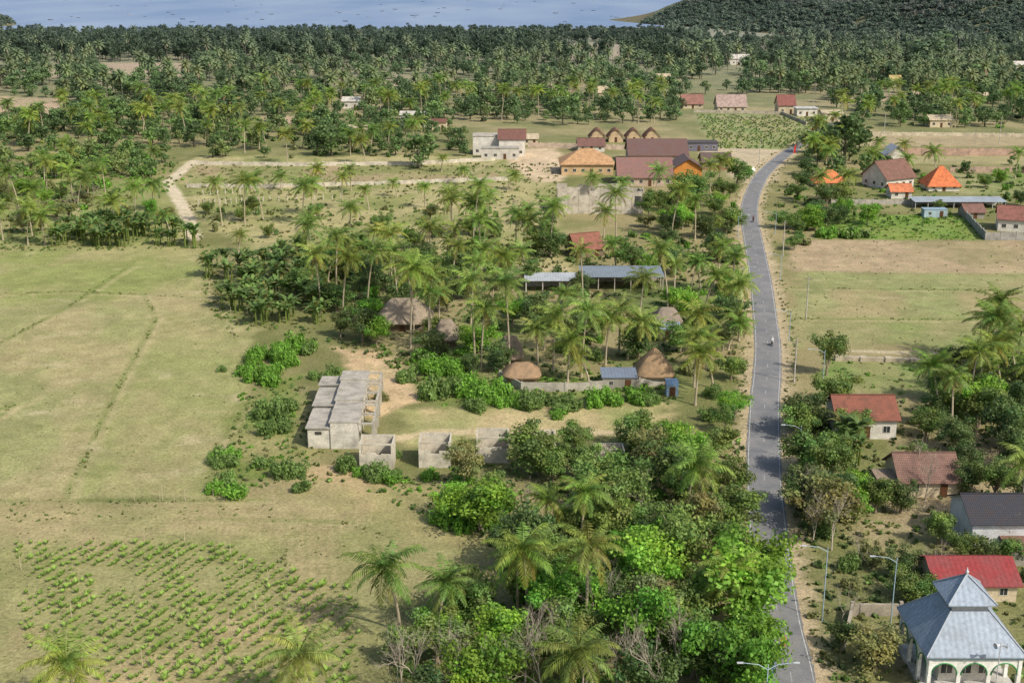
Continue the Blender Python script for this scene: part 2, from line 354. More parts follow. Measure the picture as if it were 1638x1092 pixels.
for i,bd in enumerate(BUNDS):
    stroke(bd,(118,130,72),.5,.5,.9,.7); stroke([(u+6,v+3) for u,v in bd],(188,172,134),.4,.5,.8,.5)
stroke([(165,520),(120,590),(60,640),(-40,690)],(184,168,130),.5,.5,.8,.4)
stroke([(640,700),(700,690),(900,690),(1190,700)],(198,180,144),1.2)
stroke([(1340,560),(1500,566)],(190,176,148),.8)
for k in range(14): stroke([(430+k*22,1092),(440+k*16,830)],(136,134,92),.2,.35,.4,.45)
for k in range(70):
    u=rnd.uniform(-60,330);v=rnd.uniform(410,790); stroke([(u,v),(u+rnd.uniform(10,90),v+rnd.uniform(-8,8))],rnd.choice([(182,168,130),(122,132,78),(192,176,146)]),rnd.uniform(.15,.9),1.2,2.2,.4)
for k in range(12): stroke([(1268,395+k*13),(1700,398+k*14)],(136,136,96) if k%2 else (182,160,132),.3,.5,1.0,.4)
haze_f=np.clip((py-450)/1300,0,.6)[:,None]; col=col*(1-haze_f)+np.array((.25,.27,.28))*haze_f  # aerial haze painted into the ground colour, paler and bluer with distance
shore=1400+60*np.sin(px/260)+30*fbm(px/90,px*0+3,3)
Z=np.where(py>shore,-np.clip((py-shore)*.1,0,6),0)+0.0
V=np.stack([px,py,Z],1); nr,nc_=len(ds),len(ts)
ii,jj=np.meshgrid(np.arange(nr-1),np.arange(nc_-1),indexing='ij'); a=(ii*nc_+jj).ravel(); Fg=np.stack([a,a+1,a+nc_+1,a+nc_],1)
def groundmat(name,green,tan,gf):
    m,nt,ns,ls=newmat(name)
    o=ns.new('ShaderNodeOutputMaterial'); tc=ns.new('ShaderNodeTexCoord'); at=N(ns,'ShaderNodeAttribute',attribute_name='Col')
    n1=noise(ns,ls,tc.outputs['Object'],.45,9,.78); n2=noise(ns,ls,tc.outputs['Object'],2.0,7,.8); n3=noise(ns,ls,tc.outputs['Object'],.05,6,.65)
    c=mixc(ns,ls,'MIX',ramp(ns,ls,n1,.49,.62,0,gf),at.outputs['Color'],green)
    c=mixc(ns,ls,'MIX',ramp(ns,ls,n3,.48,.66,0,.28),c,tan)
    v=ns.new('ShaderNodeVectorMath'); v.operation='SCALE'; ls.new(c,v.inputs[0]); ls.new(ramp(ns,ls,n2,.34,.66,.6,1.36),v.inputs['Scale'])
    p=ns.new('ShaderNodeBsdfPrincipled'); p.inputs['Roughness'].default_value=.95; p.inputs['Specular IOR Level'].default_value=.1; ls.new(v.outputs[0],p.inputs['Base Color'])
    b=ns.new('ShaderNodeBump'); b.inputs['Strength'].default_value=.8; b.inputs['Distance'].default_value=.3; ls.new(n2,b.inputs['Height']); ls.new(b.outputs[0],p.inputs['Normal']); ls.new(p.outputs[0],o.inputs[0]); return m
GM=groundmat('ground_soil_and_grass',C(112,122,66),C(184,168,130),.42); HM=groundmat('hill_scrub_soil',C(98,108,76),C(132,118,98),.4)
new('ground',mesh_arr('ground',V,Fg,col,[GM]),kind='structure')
# ------------------------------------------------------------ road
m,nt,ns,ls=newmat('asphalt'); o=ns.new('ShaderNodeOutputMaterial'); tc=ns.new('ShaderNodeTexCoord')
n1=noise(ns,ls,tc.outputs['Object'],.25,6,.7); n2=noise(ns,ls,tc.outputs['Object'],4,3)
c=mixc(ns,ls,'MIX',ramp(ns,ls,n1,.35,.7,0,1),C(106,108,112),C(136,134,132)); v=ns.new('ShaderNodeVectorMath'); v.operation='SCALE'; ls.new(c,v.inputs[0]); ls.new(ramp(ns,ls,n2,.2,.8,.85,1.15),v.inputs['Scale'])
p=ns.new('ShaderNodeBsdfPrincipled'); p.inputs['Roughness'].default_value=.9; ls.new(v.outputs[0],p.inputs['Base Color']); ls.new(p.outputs[0],o.inputs[0]); ASPH=m
def strip(line,o0,o1,z,name,mat,color=None,rag=0):
    t=np.gradient(line,axis=0); t=unit(t); n=np.stack([t[:,1],-t[:,0]],1); k=len(line)
    r0=rng.uniform(-rag,rag,k)[:,None];r1=rng.uniform(-rag,rag,k)[:,None]
    A=line+n*(o0+r0);B=line+n*(o1+r1); V=np.zeros((2*k,3)); V[0::2,:2]=A;V[1::2,:2]=B;V[:,2]=z
    F=[(2*i,2*i+1,2*i+3,2*i+2) for i in range(k-1)]
    return new(name,mesh_arr(name,V,F,None,[mat]),kind='structure',color=color)
rd=catmull(road,3)
strip(rd,-2.5,2.5,.05,'road',ASPH,rag=.12)
strip(rd,-2.27,-2.18,.055,'road_edge_marking',LINE,C(205,205,200)); strip(rd,2.18,2.27,.055,'road_edge_marking',LINE,C(205,205,200))
seg=np.linalg.norm(np.diff(rd,axis=0),axis=1); cum=np.concatenate([[0],np.cumsum(seg)])
q=Q(); s=2
while s<cum[-1]-6:
    pts=[np.array([np.interp(s+k,cum,rd[:,0]),np.interp(s+k,cum,rd[:,1])]) for k in (0,2.0)]; d=unit(pts[1]-pts[0]); n=np.array([d[1],-d[0]])*.045
    q.add([(*(pts[0]-n),.056),(*(pts[0]+n),.056),(*(pts[1]+n),.056),(*(pts[1]-n),.056)],[(0,1,2,3)]); s+=7.5
new('road_centre_marking',q.mesh('dash',[LINE]),kind='structure',color=C(180,180,176))
# ------------------------------------------------------------ sea
m,nt,ns,ls=newmat('sea_water'); o=ns.new('ShaderNodeOutputMaterial'); tc=ns.new('ShaderNodeTexCoord')
mp=ns.new('ShaderNodeMapping'); mp.inputs['Scale'].default_value=(.004,.0012,1); ls.new(tc.outputs['Object'],mp.inputs[0]); n1=noise(ns,ls,mp.outputs[0],1.5,5)
n2=noise(ns,ls,tc.outputs['Object'],.15,4)
c=mixc(ns,ls,'MIX',ramp(ns,ls,n1,.35,.65,0,1),C(112,134,168),C(142,158,182)); p=ns.new('ShaderNodeBsdfPrincipled'); p.inputs['Roughness'].default_value=.4; p.inputs['Specular IOR Level'].default_value=.25; ls.new(c,p.inputs['Base Color'])
b=ns.new('ShaderNodeBump'); b.inputs['Strength'].default_value=.3; b.inputs['Distance'].default_value=.5; ls.new(n2,b.inputs['Height']); ls.new(b.outputs[0],p.inputs['Normal']); ls.new(p.outputs[0],o.inputs[0])
new('sea',mesh_arr('sea',[(-30000,1280,-.6),(30000,1280,-.6),(30000,40000,-.6),(-30000,40000,-.6)],[(0,1,2,3)],None,[m]),kind='structure')
# ------------------------------------------------------------ hills
A0=np.array(G(1055,40));A1=np.array(G(1660,90)); dr=unit(A1-A0); nrm=np.array([-dr[1],dr[0]])
if nrm[1]<0: nrm=-nrm
def hill_h(x,y):
    s=(x-A0[0])*nrm[0]+(y-A0[1])*nrm[1]; e=(x-A0[0])*dr[0]+(y-A0[1])*dr[1]
    hh=np.minimum(np.maximum(s,0)*.5,150)*np.clip((e+190)/170,0,1); nzz=fbm(x/70,y/70,5)
    return hh*(.65+.7*nzz)-2.5
def hill2_h(x,y):
    r=np.sqrt(((x+800)/220)**2+((y-1500)/150)**2); return np.clip(1-r,0,1)*130*(.6+.8*fbm(x/60,y/60,4))-3
def grid_obj(name,x0,x1,y0,y1,n,fn):
    xs=np.linspace(x0,x1,n);ys=np.linspace(y0,y1,n); A,B=np.meshgrid(xs,ys,indexing='ij'); z=fn(A,B); V=np.stack([A.ravel(),B.ravel(),z.ravel()],1)
    ii,jj=np.meshgrid(np.arange(n-1),np.arange(n-1),indexing='ij'); a=(ii*n+jj).ravel(); F=np.stack([a,a+n,a+n+1,a+1],1)
    k=np.clip(fbm(A.ravel()/40,B.ravel()/40,4)*2-.6,0,1)[:,None]; cc=np.array(C(122,110,92))*(1-k)+np.array(C(98,108,78))*k; cc=cc*(.75+.5*fbm(A.ravel()/9,B.ravel()/9,3))[:,None]
    new(name,mesh_arr(name,V,F,cc,[HM],smooth=True),kind='structure')
grid_obj('hill',60,1500,850,2300,260,hill_h); grid_obj('hill',-1200,-560,1300,1700,80,hill2_h)
# ------------------------------------------------------------ buildings toolkit
OCC=[]; OCF=[]
class Geo:
    def __init__(s): s.v=[];s.f=[]
    def box(s,cx,cy,z0,sx,sy,sz):
        b=len(s.v); 
        for z in (z0,z0+sz):
            for dx,dy in ((-1,-1),(1,-1),(1,1),(-1,1)): s.v.append((cx+dx*sx/2,cy+dy*sy/2,z))
        for q in ((0,3,2,1),(4,5,6,7),(0,1,5,4),(1,2,6,5),(2,3,7,6),(3,0,4,7)): s.f.append(tuple(b+i for i in q))
        return s
    def poly(s,pts):
        b=len(s.v); s.v+=list(pts); s.f.append(tuple(range(b,b+len(pts)))); return s
    def mesh(s,name,mat,uv=None):
        me=bpy.data.meshes.new(name); me.from_pydata(s.v,[],s.f); me.materials.append(mat)
        l=me.uv_layers.new(name='UVMap'); 
        for poly in me.polygons:
            n=poly.normal; t=Vector((-n.y,n.x,0))
            if t.length<.05: t=Vector((1,0,0))
            t.normalize(); w=n.cross(t)
            for li in poly.loop_indices:
                co=me.vertices[me.loops[li].vertex_index].co; l.data[li].uv=(co.dot(t),co.dot(w))
        return me
def slab(polys,th=.14):
    g=Geo(); vs=[];idx={}
    def key(p): return (round(p[0],4),round(p[1],4),round(p[2],4))
    tops=[]
    for po in polys:
        t=[]
        for p in po:
            k=key(p)
            if k not in idx: idx[k]=len(vs); vs.append(p)
            t.append(idx[k])
        tops.append(t)
    n=len(vs); g.v=list(vs)+[(p[0],p[1],p[2]-th) for p in vs]; ed={}
    for t in tops:
        g.f.append(tuple(t)); g.f.append(tuple(n+i for i in reversed(t)))
        for i in range(len(t)): ed[(t[i],t[(i+1)%len(t)])]=1
    for (a,b) in ed:
        if (b,a) not in ed: g.f.append((a,n+a,n+b,b))
    return g
def thatchroof(w,d,h,rh,ov,kind):
    """rounded, slightly sagging thatch roof built from rings"""
    q=Q(); a,b=w/2+ov,d/2+ov; k=a*.42 if kind=='hip' else .25; n=28; R=[]
    for i in range(7):
        t=i/6; z=(h-.25)+(rh+.35)*(t**.85); ra=a+(k-a)*t; rb=b*(1-t)+.15
        for j in range(n):
            th=2*math.pi*j/n; c,s=math.cos(th),math.sin(th); e=.5
            R.append((ra*abs(c)**e*(1 if c>0 else -1)+rnd.uniform(-.08,.08),rb*abs(s)**e*(1 if s>0 else -1)+rnd.uniform(-.08,.08),z+rnd.uniform(-.07,.07)))
    V=np.array(R); F=[(i*n+j,i*n+(j+1)%n,(i+1)*n+(j+1)%n,(i+1)*n+j) for i in range(6) for j in range(n)]
    q.add(V,F); V2=V[:n].copy(); V2[:,2]-=.3; V2[:,:2]*=.97; q.add(np.concatenate([V[:n],V2]),[(j,n+j,n+(j+1)%n,(j+1)%n) for j in range(n)])
    top=V[6*n:7*n]; ctr=top.mean(0)+np.array([0,0,.08]); q.add(np.concatenate([top,[ctr]]),[(j,j+1,(j+2)%n,n) for j in range(0,n,2)])
    return q.mesh('roof',[THATCH])
def roofgeo(kind,w,d,h,rh,ov):
    a,b=w/2+ov,d/2+ov; e=h-ov*rh/(d/2 if kind!='gy' else w/2)+.1 if kind!='flat' else h+.05
    if kind in('flat',): return slab([[(-a,-b,h+.2),(a,-b,h+.2),(a,b,h+.2),(-a,b,h+.2)]],.2)
    if kind=='shed': return slab([[(-a,-b,h+.12),(a,-b,h+.12),(a,b,h+rh+.12),(-a,b,h+rh+.12)]],.08)
    t=h+rh+.1
    if kind=='gx': return slab([[(-a,-b,e),(a,-b,e),(a,0,t),(-a,0,t)],[(a,b,e),(-a,b,e),(-a,0,t),(a,0,t)]])
    if kind=='gy': return slab([[(-a,b,e),(-a,-b,e),(0,-b,t),(0,b,t)],[(a,-b,e),(a,b,e),(0,b,t),(0,-b,t)]])
    k=max(a-b*.95,0.02) if kind=='hip' else .02
    if kind=='hip' and a<b: k=.02
    return slab([[(-a,-b,e),(a,-b,e),(k,0,t),(-k,0,t)],[(a,b,e),(-a,b,e),(-k,0,t),(k,0,t)],[(a,-b,e),(a,b,e),(k,0,t)],[(-a,b,e),(-a,-b,e),(-k,0,t)]])
def windowm(w=1.1,h=1.1):
    g=Geo(); g.box(0,0,0,w+.16,.05,.08).box(0,0,h-.08+.08,w+.16,.05,.08).box(-w/2,0,.08,.08,.05,h-.08).box(w/2,0,.08,.08,.05,h-.08).box(0,0,.08,.05,.04,h-.08)
    return g.mesh('window_frame',PAINT)
WINF=windowm(); 
WINP=Geo().box(0,0,.08,1.0,.03,.98).mesh('pane',GLASS); DOORM=Geo().box(0,0,0,1.0,.06,2.05).mesh('door',PAINT)
def add_window(par,x,y,z,rot=0,s=1.0):
    f=new('window',WINF,par,color=C(200,195,185),loc=(x,y,z),rotz=rot,scale=s); g=new('pane',WINP,f,color=(.03,.035,.04)); return f
def building(name,label,cat,x,y,rot,w,d,h,kind,rh,wall,roof,rm=TILE,wm=PLASTER,ov=.5,wins=None,door=True,gable=None,group=None,open_front=False,clr=None):
    e=new(name,None,label=label,cat=cat,loc=(x,y,0),rotz=rot,group=group); OCC.append((x,y,max(w,d)*.6))
    for dd in (clr or ((12,22) if y>330 else (7,))): OCF.append((x*(y-dd)/y,y-dd-d*.3,w*.45))
    g=Geo(); th=.2
    if open_front:
        g.box(0,d/2-th/2,0,w,th,h); 
        for sx in (-1,1):
            for k in range(3): g.box(sx*(w/2-.1),-d/2+.1+k*(d/2-.2),0,.2,.2,h)
        n=max(2,int(w/3.5))
        for k in range(1,n): g.box(-w/2+w*k/n,-d/2+.1,0,.2,.2,h)
    else: g.box(0,0,0,w,d,h)
    if kind=='gx':
        for sx in (-1,1): g.poly([(sx*w/2,-d/2,h),(sx*w/2,d/2,h),(sx*w/2,0,h+rh)] if sx>0 else [(-w/2,d/2,h),(-w/2,-d/2,h),(-w/2,0,h+rh)])
    if kind=='gy' and not gable:
        g.poly([(-w/2,-d/2,h),(w/2,-d/2,h),(0,-d/2,h+rh)]); g.poly([(w/2,d/2,h),(-w/2,d/2,h),(0,d/2,h+rh)])
    new('wall',g.mesh('wall',wm),e,color=wall)
    if kind=='gy' and gable: new('gable',Geo().poly([(-w/2,-d/2,h),(w/2,-d/2,h),(0,-d/2,h+rh)]).poly([(w/2,d/2,h),(-w/2,d/2,h),(0,d/2,h+rh)]).mesh('gable',wm),e,color=gable)
    if rm is THATCH and kind in('hip','pyr'): new('roof',thatchroof(w,d,h,rh,ov,kind),e,color=roof)
    else: new('roof',roofgeo(kind,w,d,h,rh,ov).mesh('roof',rm),e,color=roof)
    if kind in('gx','hip') and rm is TILE:
        a=w/2+ov if kind=='gx' else max(w/2-d/2*.95,.1); new('ridge_cap',Geo().box(0,0,h+rh+.06,2*a,.28,.12).mesh('ridge',rm),e,color=tuple(c*.8 for c in roof))
    if not open_front and h>1.9:
        n=wins if wins is not None else max(1,int(w/2.8)); s=min(1,(h-1.0)/1.6)
        dk=n//2 if door else -1
        for k in range(n):
            xx=-w/2+w*(k+.5)/n
            if k==dk: new('door',DOORM,e,color=C(92,62,42),loc=(xx,-d/2-.03,0.02),scale=(1,1,min(1,(h-.3)/2.1)))
            else: add_window(e,xx,-d/2-.025,min(1.0,h*.35),0,s)
        for k in range(max(1,int(d/3.5))):
            for sg in (1,-1): add_window(e,sg*(w/2+.025),-d/2+d*(k+.5)/max(1,int(d/3.5)),min(1.0,h*.35),math.pi/2,s)
    return e
def bpx(name,label,u0,u1,vb,ve,vr,d,kind,wall,roof,rm=TILE,cat='house',rot=0,**k):
    x0,y0=G((u0+u1)/2,vb); w=(u1-u0)*S(vb); ov=k.pop('ov',.5); w=max(w-2*ov,2.0) if kind!='flat' else w
    h=min(max(ZH(y0-ov,ve),2.0),k.pop('hmax',7)); yc=y0+d/2; xc=x0*(yc/y0); rh=ZH(yc,vr)-h
    if kind=='shed': rh=ZH(y0+d,vr)-h
    rh=min(max(rh,.3),k.pop('rmax',5))
    return building(name,label,cat,xc,yc,rot,w,d,h,kind,rh,wall,roof,rm,ov=ov,**k)
WHT=C(215,210,200);CRM=C(205,190,160);GRY=C(150,145,135);BR=C(128,90,76)
hs='village_house'
bpx(hs,'white plastered house with weathered red-brown clay tile roof beside the road',1322,1426,702,670,632,7.5,'gx',WHT,C(142,90,74))
bpx(hs,'small house with faded brown tile gable roof among trees',1418,1522,795,770,724,7.5,'gx',CRM,C(134,104,92))
bpx('shed','low shed with rusty tin roof beside a tile roofed house',1396,1442,792,776,757,3.5,'shed',GRY,C(150,132,112),METALR,cat='shed',ov=.2)
bpx(hs,'long white house with low black roof',1522,1740,884,834,790,8,'gx',C(206,208,210),C(62,64,72),hmax=4.2,rmax=2.2)
bpx('hall','hall with low dull red sheet metal roof',1470,1612,962,936,890,7,'gx',CRM,C(142,54,54),METALR,cat='building',hmax=2.8,rmax=2.0)
bpx('shed','brown tin lean-to roof behind the grey roofed prayer hall',1600,1690,905,885,870,4,'shed',GRY,C(124,92,76),METALR,cat='shed',ov=.2,hmax=2.2,rmax=.7)
th='thatched_hut'; TW=C(120,104,84)
bpx(th,'large hut with grey weathered thatch hip roof',600,694,530,512,470,10,'hip',TW,C(154,140,122),THATCH,cat='hut',ov=.9,rmax=3.4,hmax=2.0,clr=(8,14))
bpx(th,'hut with grey thatch roof beside palms',692,736,556,542,506,6,'hip',TW,C(146,132,116),THATCH,cat='hut',ov=.8,rmax=2.8,hmax=1.9,clr=(6,))
bpx(th,'hut with grey thatch roof in the compound',794,838,586,568,532,5.5,'hip',TW,C(150,134,116),THATCH,cat='hut',ov=.8,rmax=3.0,hmax=1.9,clr=(6,))
bpx(th,'small hut with brown thatch roof behind the concrete wall',804,866,616,606,580,5,'hip',C(140,118,90),C(158,132,104),THATCH,cat='hut',ov=.8,hmax=1.8,rmax=2.1)
bpx(th,'hut with tall rounded thatch roof and woven orange-brown front',1012,1078,616,598,552,5.5,'pyr',C(176,132,82),C(158,132,102),THATCH,cat='hut',ov=.8,rmax=3.8,hmax=2.0)
bpx(th,'low grey thatched hut near the road',1042,1090,530,515,492,6,'hip',TW,C(146,134,120),THATCH,cat='hut',ov=.6,rmax=2.6)
bpx('shed','shed with dull blue sheet roof inside the compound',960,1018,622,608,590,4.5,'shed',GRY,C(120,132,150),METALR,cat='shed',ov=.2,hmax=2.2,rmax=.7)
bpx('shed','pale blue painted cabin by the compound wall',1064,1084,634,622,606,2.2,'shed',C(140,165,188),C(128,156,184),METALR,cat='shed',ov=.1,hmax=2.0)
bpx('shed','small shed with pale blue tin roof next to a thatched hut',1044,1088,543,530,517,4,'shed',GRY,C(150,163,176),METALR,cat='shed',ov=.2)
bpx('long_workshop','long open workshop with blue-grey sheet metal roof',926,1060,466,444,428,9,'shed',C(175,168,155),C(128,140,150),METALR,cat='workshop',ov=.3,open_front=True,hmax=3.4,rmax=1.3,clr=(9,17,26))
bpx('long_workshop','narrow white open sided building with pale sheet roof',838,924,468,450,438,6,'shed',C(205,200,190),C(176,182,186),METALR,cat='workshop',ov=.3,open_front=True,hmax=3.2,rmax=1.0,clr=(8,16,24))
bpx(hs,'house with dull red tile gable roof surrounded by palms',908,960,412,398,366,8,'gx',C(120,104,86),C(148,98,82),rot=.35,rmax=3.0,hmax=3.0,clr=(10,20))
def shell(name,label,u0,u1,v0,h,d,col,holes=True,bays=6,rot=0):
    x0,y0=G((u0+u1)/2,v0); w=(u1-u0)*S(v0); x=x0*(y0+d/2)/y0; y=y0+d/2
    e=new(name,None,label=label,cat='ruined building',loc=(x,y,0),rotz=rot); OCC.append((x,y,max(w,d)*.6)); g=Geo(); th=.22
    for dd in (12,24,36): OCF.append((x*(y-dd)/y,y-dd,w*.5))
    bw=w/bays
    for k in range(bays):
        hh=h*rnd.uniform(.72,1.0); xx=-w/2+bw*(k+.5)
        if holes and k%2==1 or rnd.random()<.2:
            g.box(xx,-d/2,0,bw*.999,th,h*.32); g.box(xx,-d/2,h*.72,bw*.999,th,h*.2); g.box(xx-bw*.4,-d/2,h*.32,bw*.2,th,h*.4);g.box(xx+bw*.4,-d/2,h*.32,bw*.2,th,h*.4)
        else: g.box(xx,-d/2,0,bw*.999,th,hh)
        g.box(xx,d/2,0,bw*.999,th,h*rnd.uniform(.8,1.05))
    for sg in (-1,1):
        for k in range(3): g.box(sg*(w/2-th/2),-d/2+th/2+(d-th)*(k+.5)/3,0,th,(d-th)/3*.998,h*rnd.uniform(.8,1.02))
    new('wall',g.mesh('wall',CONC),e,color=col)
    c=Geo()
    for k in range(bays+1): c.box(-w/2+w*k/bays,-d/2-.13,0,.3,.1,h*1.08)
    new('column',c.mesh('column',CONC),e,color=tuple(q*.9 for q in col)); return e
shell('unfinished_building','large roofless grey concrete shell with square openings',890,1026,342,7.2,10,C(196,188,172),bays=8)
bpx('warehouse','long building with dark brown pitched roof',1000,1098,262,248,222,16,'gx',C(180,160,140),C(108,82,76),METALR,cat='warehouse',ov=.6,rmax=7,hmax=5)
bpx('warehouse','building with reddish brown pitched sheet roof and pale wall',983,1074,298,283,252,15,'gx',C(190,170,150),C(136,100,92),METALR,cat='warehouse',ov=.6,rmax=6,hmax=4.5)
bpx('restaurant_hall','hall with orange timber front and dark brown roof',1070,1122,292,268,250,12,'gy',C(206,138,66),C(104,80,74),METALR,cat='building',ov=.8,rmax=3.5,hmax=5,gable=C(206,138,66))
bpx('restaurant_hall','dark roofed annex beside the orange timber hall',1118,1168,272,260,244,10,'gx',C(150,120,90),C(100,82,76),METALR,cat='building',ov=.5)
bpx('house','low building with orange terracotta roof and pale columns',893,982,280,262,238,14,'hip',C(200,170,130),C(200,158,116),TILE,ov=.7)
bpx('house','small white building with brown roof edge',922,968,243,233,221,7,'gx',WHT,C(128,94,86),TILE)
for k in range(4):
    u=955+k*29; x0,y0=G(u,226); w=7.2; e=new('thatched_cabin',None,label='small cabin with pointed curved brown roof and pale front',cat='cabin',group='row of cabins with pointed roofs',loc=(x0,y0,0)); OCC.append((x0,y0,5))
    prof=[(t,2.0+3.4*(1-abs(t)**1.35)) for t in np.linspace(-1,1,11)]
    g=Geo().box(0,0,0,w-1.4,7,2.2); g.poly([(a*(w/2-.7),-3.5,max(b-.15,2.2)) for a,b in prof]); new('wall',g.mesh('w',PLASTER),e,color=C(196,172,138))
    ps=[(a*w/2,b) for a,b in prof][::-1]; new('roof',slab([[(ps[i][0],-4,ps[i][1]),(ps[i][0],4,ps[i][1]),(ps[i+1][0],4,ps[i+1][1]),(ps[i+1][0],-4,ps[i+1][1])][::-1] for i in range(10)],.25).mesh('r',THATCH),e,color=C(138,106,90)); new('door',DOORM,e,color=C(90,60,45),loc=(0,-3.54,.02))
bpx('house','white two storey block with flat concrete roof',757,800,248,218,210,9,'flat',WHT,C(185,178,165),CONC,ov=.2)
bpx('house','white walled house with brown tile roof edge',796,842,250,222,207,8,'gx',WHT,C(128,90,82),TILE)
bpx('house','low white flat roofed outbuilding',770,830,255,238,230,5,'flat',C(200,195,185),C(170,165,155),CONC,ov=.2)
bpx('house','low dark flat roofed building with blue sign band',1085,1146,242,229,219,7,'flat',C(110,110,125),C(80,76,80),CONC,ov=.3)
bpx(hs,'house with bright orange tile hip roof',1296,1354,300,292,272,9,'hip',CRM,C(222,134,84),ov=.7)
bpx(hs,'house with dark brown tile roof and white walls',1386,1452,302,284,256,11,'gx',WHT,C(130,96,84),rot=.5,ov=.7)
bpx(hs,'house with bright orange steep tile roof',1474,1530,306,295,264,9,'hip',WHT,C(226,128,80),ov=.7)
bpx(hs,'small white house with orange tile roof',1418,1456,318,306,294,6,'gx',WHT,C(216,132,92))
bpx(hs,'tall white house with blue grey gable roof',1409,1448,262,248,232,8,'gy',WHT,C(176,184,195),METALR,hmax=6)
bpx('long_shed','long open shed with grey-blue sheet metal roof',1456,1604,334,324,315,6,'shed',C(180,180,180),C(160,170,178),METALR,cat='shed',open_front=True,ov=.3,hmax=3.0,rmax=.8)
bpx('shed','small pale blue container like cabin',1475,1512,348,336,330,3,'flat',C(165,185,196),C(145,168,184),METALR,cat='shed',ov=.1)
bpx(hs,'house with rusty red tile roof behind a grey wall',1592,1670,372,352,330,9,'gx',WHT,C(146,98,88),rot=-.3)
bpx(hs,'small house with brown tile roof',1535,1570,350,340,326,7,'gx',GRY,C(136,102,92))
bpx(hs,'house with red roof near crops',1240,1270,182,168,152,9,'gx',CRM,C(144,92,84)); bpx(hs,'house with pale roof near crops',1143,1192,180,170,150,11,'gx',CRM,C(178,156,146),hmax=5)
bpx(hs,'cream house with red tile roof among palms',1088,1124,174,166,151,10,'gx',CRM,C(154,112,100)); bpx(hs,'small white flat roofed house',1272,1304,186,174,170,7,'flat',WHT,C(200,200,200),CONC)
for (u0,u1,vb,ve,vr,lab,rf) in [(640,684,204,184,178,'white two storey flat roofed house among palms',WHT),(548,578,174,162,155,'white house with pale roof among palms',WHT),(1160,1198,104,94,87,'white house near the foot of the hill',WHT),(1040,1072,137,126,118,'pale yellow house among palms',CRM),(955,980,160,148,138,'cream house among palms',CRM),(1618,1660,114,104,98,'white house on the slope edge',WHT),(888,915,86,78,70,'pale house in a clearing',C(190,130,110)),(350,385,174,166,156,'house with rust brown roof among trees',C(160,116,96)),(1310,1345,195,182,176,'low cream house by the road',CRM),(1440,1470,162,152,146,'pale house among palms',CRM),(1420,1440,140,130,118,'yellow house among palms',C(200,180,120)),(690,716,208,196,190,'brown roofed house among palms',BR),(558,590,217,207,200,'pale house among trees',CRM),(1480,1520,204,192,184,'cream house behind the wall',CRM),(835,862,232,222,214,'small cream house among palms',CRM),(1545,1580,165,155,148,'pale roofed house at the hill foot',CRM)]:
    bpx(hs,lab,u0,u1,vb,ve,vr,9,'gx',CRM if rf!=WHT else WHT,rf,hmax=6,rmax=3,clr=(12,24,36))
def wall_line(pts,h,colr,label,th=.25,name='boundary_wall'):
    P_=[np.array(G(*p)) for p in pts]; g=Geo()
    for a,b in zip(P_[:-1],P_[1:]):
        L=np.linalg.norm(b-a); n=max(1,int(L/4)); d=(b-a)/L; nn=np.array([-d[1],d[0]])*th/2
        for k in range(n):
            p=a+(b-a)*k/n; q=a+(b-a)*(k+1)/n; hh=h*rnd.uniform(.9,1.03); bb=len(g.v)
            for z in (0,hh):
                for c_ in (p-nn,q-nn,q+nn,p+nn): g.v.append((c_[0],c_[1],z))
            for f_ in ((0,3,2,1),(4,5,6,7),(0,1,5,4),(1,2,6,5),(2,3,7,6),(3,0,4,7)): g.f.append(tuple(bb+i for i in f_))
            g.box(p[0],p[1],0,th*1.5,th*1.5,h*1.1)
    new(name,g.mesh(name,CONC),label=label,cat='wall',color=colr)
wall_line([(315,264),(480,266),(660,264),(792,257)],1.4,C(206,198,180),'low pale boundary wall around a dry plot')
wall_line([(300,300),(410,301),(560,297),(812,289)],1.3,C(206,198,180),'low weathered pale wall along a plot')
wall_line([(800,606),(835,625),(905,626),(1062,616)],1.5,C(180,174,160),'grey concrete block wall around thatched compound')
wall_line([(845,236),(925,238),(1000,240)],2,C(205,185,165),'pale plastered yard wall')
wall_line([(1378,217),(1540,218),(1750,221)],1.6,C(200,190,165),'long cream boundary wall beside fields')
wall_line([(1400,247),(1550,249),(1750,250)],2.8,C(188,158,140),'long pinkish brick boundary wall')
wall_line([(1520,276),(1750,276)],2.0,C(184,160,142),'pink-brown brick boundary wall')
wall_line([(1340,576),(1420,578),(1500,582)],.8,C(190,178,156),'low stone retaining wall between fields',.8)
wall_line([(1545,350),(1576,384),(1750,386)],2.2,C(160,158,152),'grey concrete compound wall')
wall_line([(1330,328),(1462,327)],1.6,C(175,170,160),'grey garden wall behind green grass')
wall_line([(1440,984),(1362,984),(1350,1040)],1.6,C(172,162,146),'stained grey yard wall beside the prayer hall')
wall_line([(1290,200),(1250,183),(1110,180)],1.5,C(190,180,160),'low wall beside the crop field')
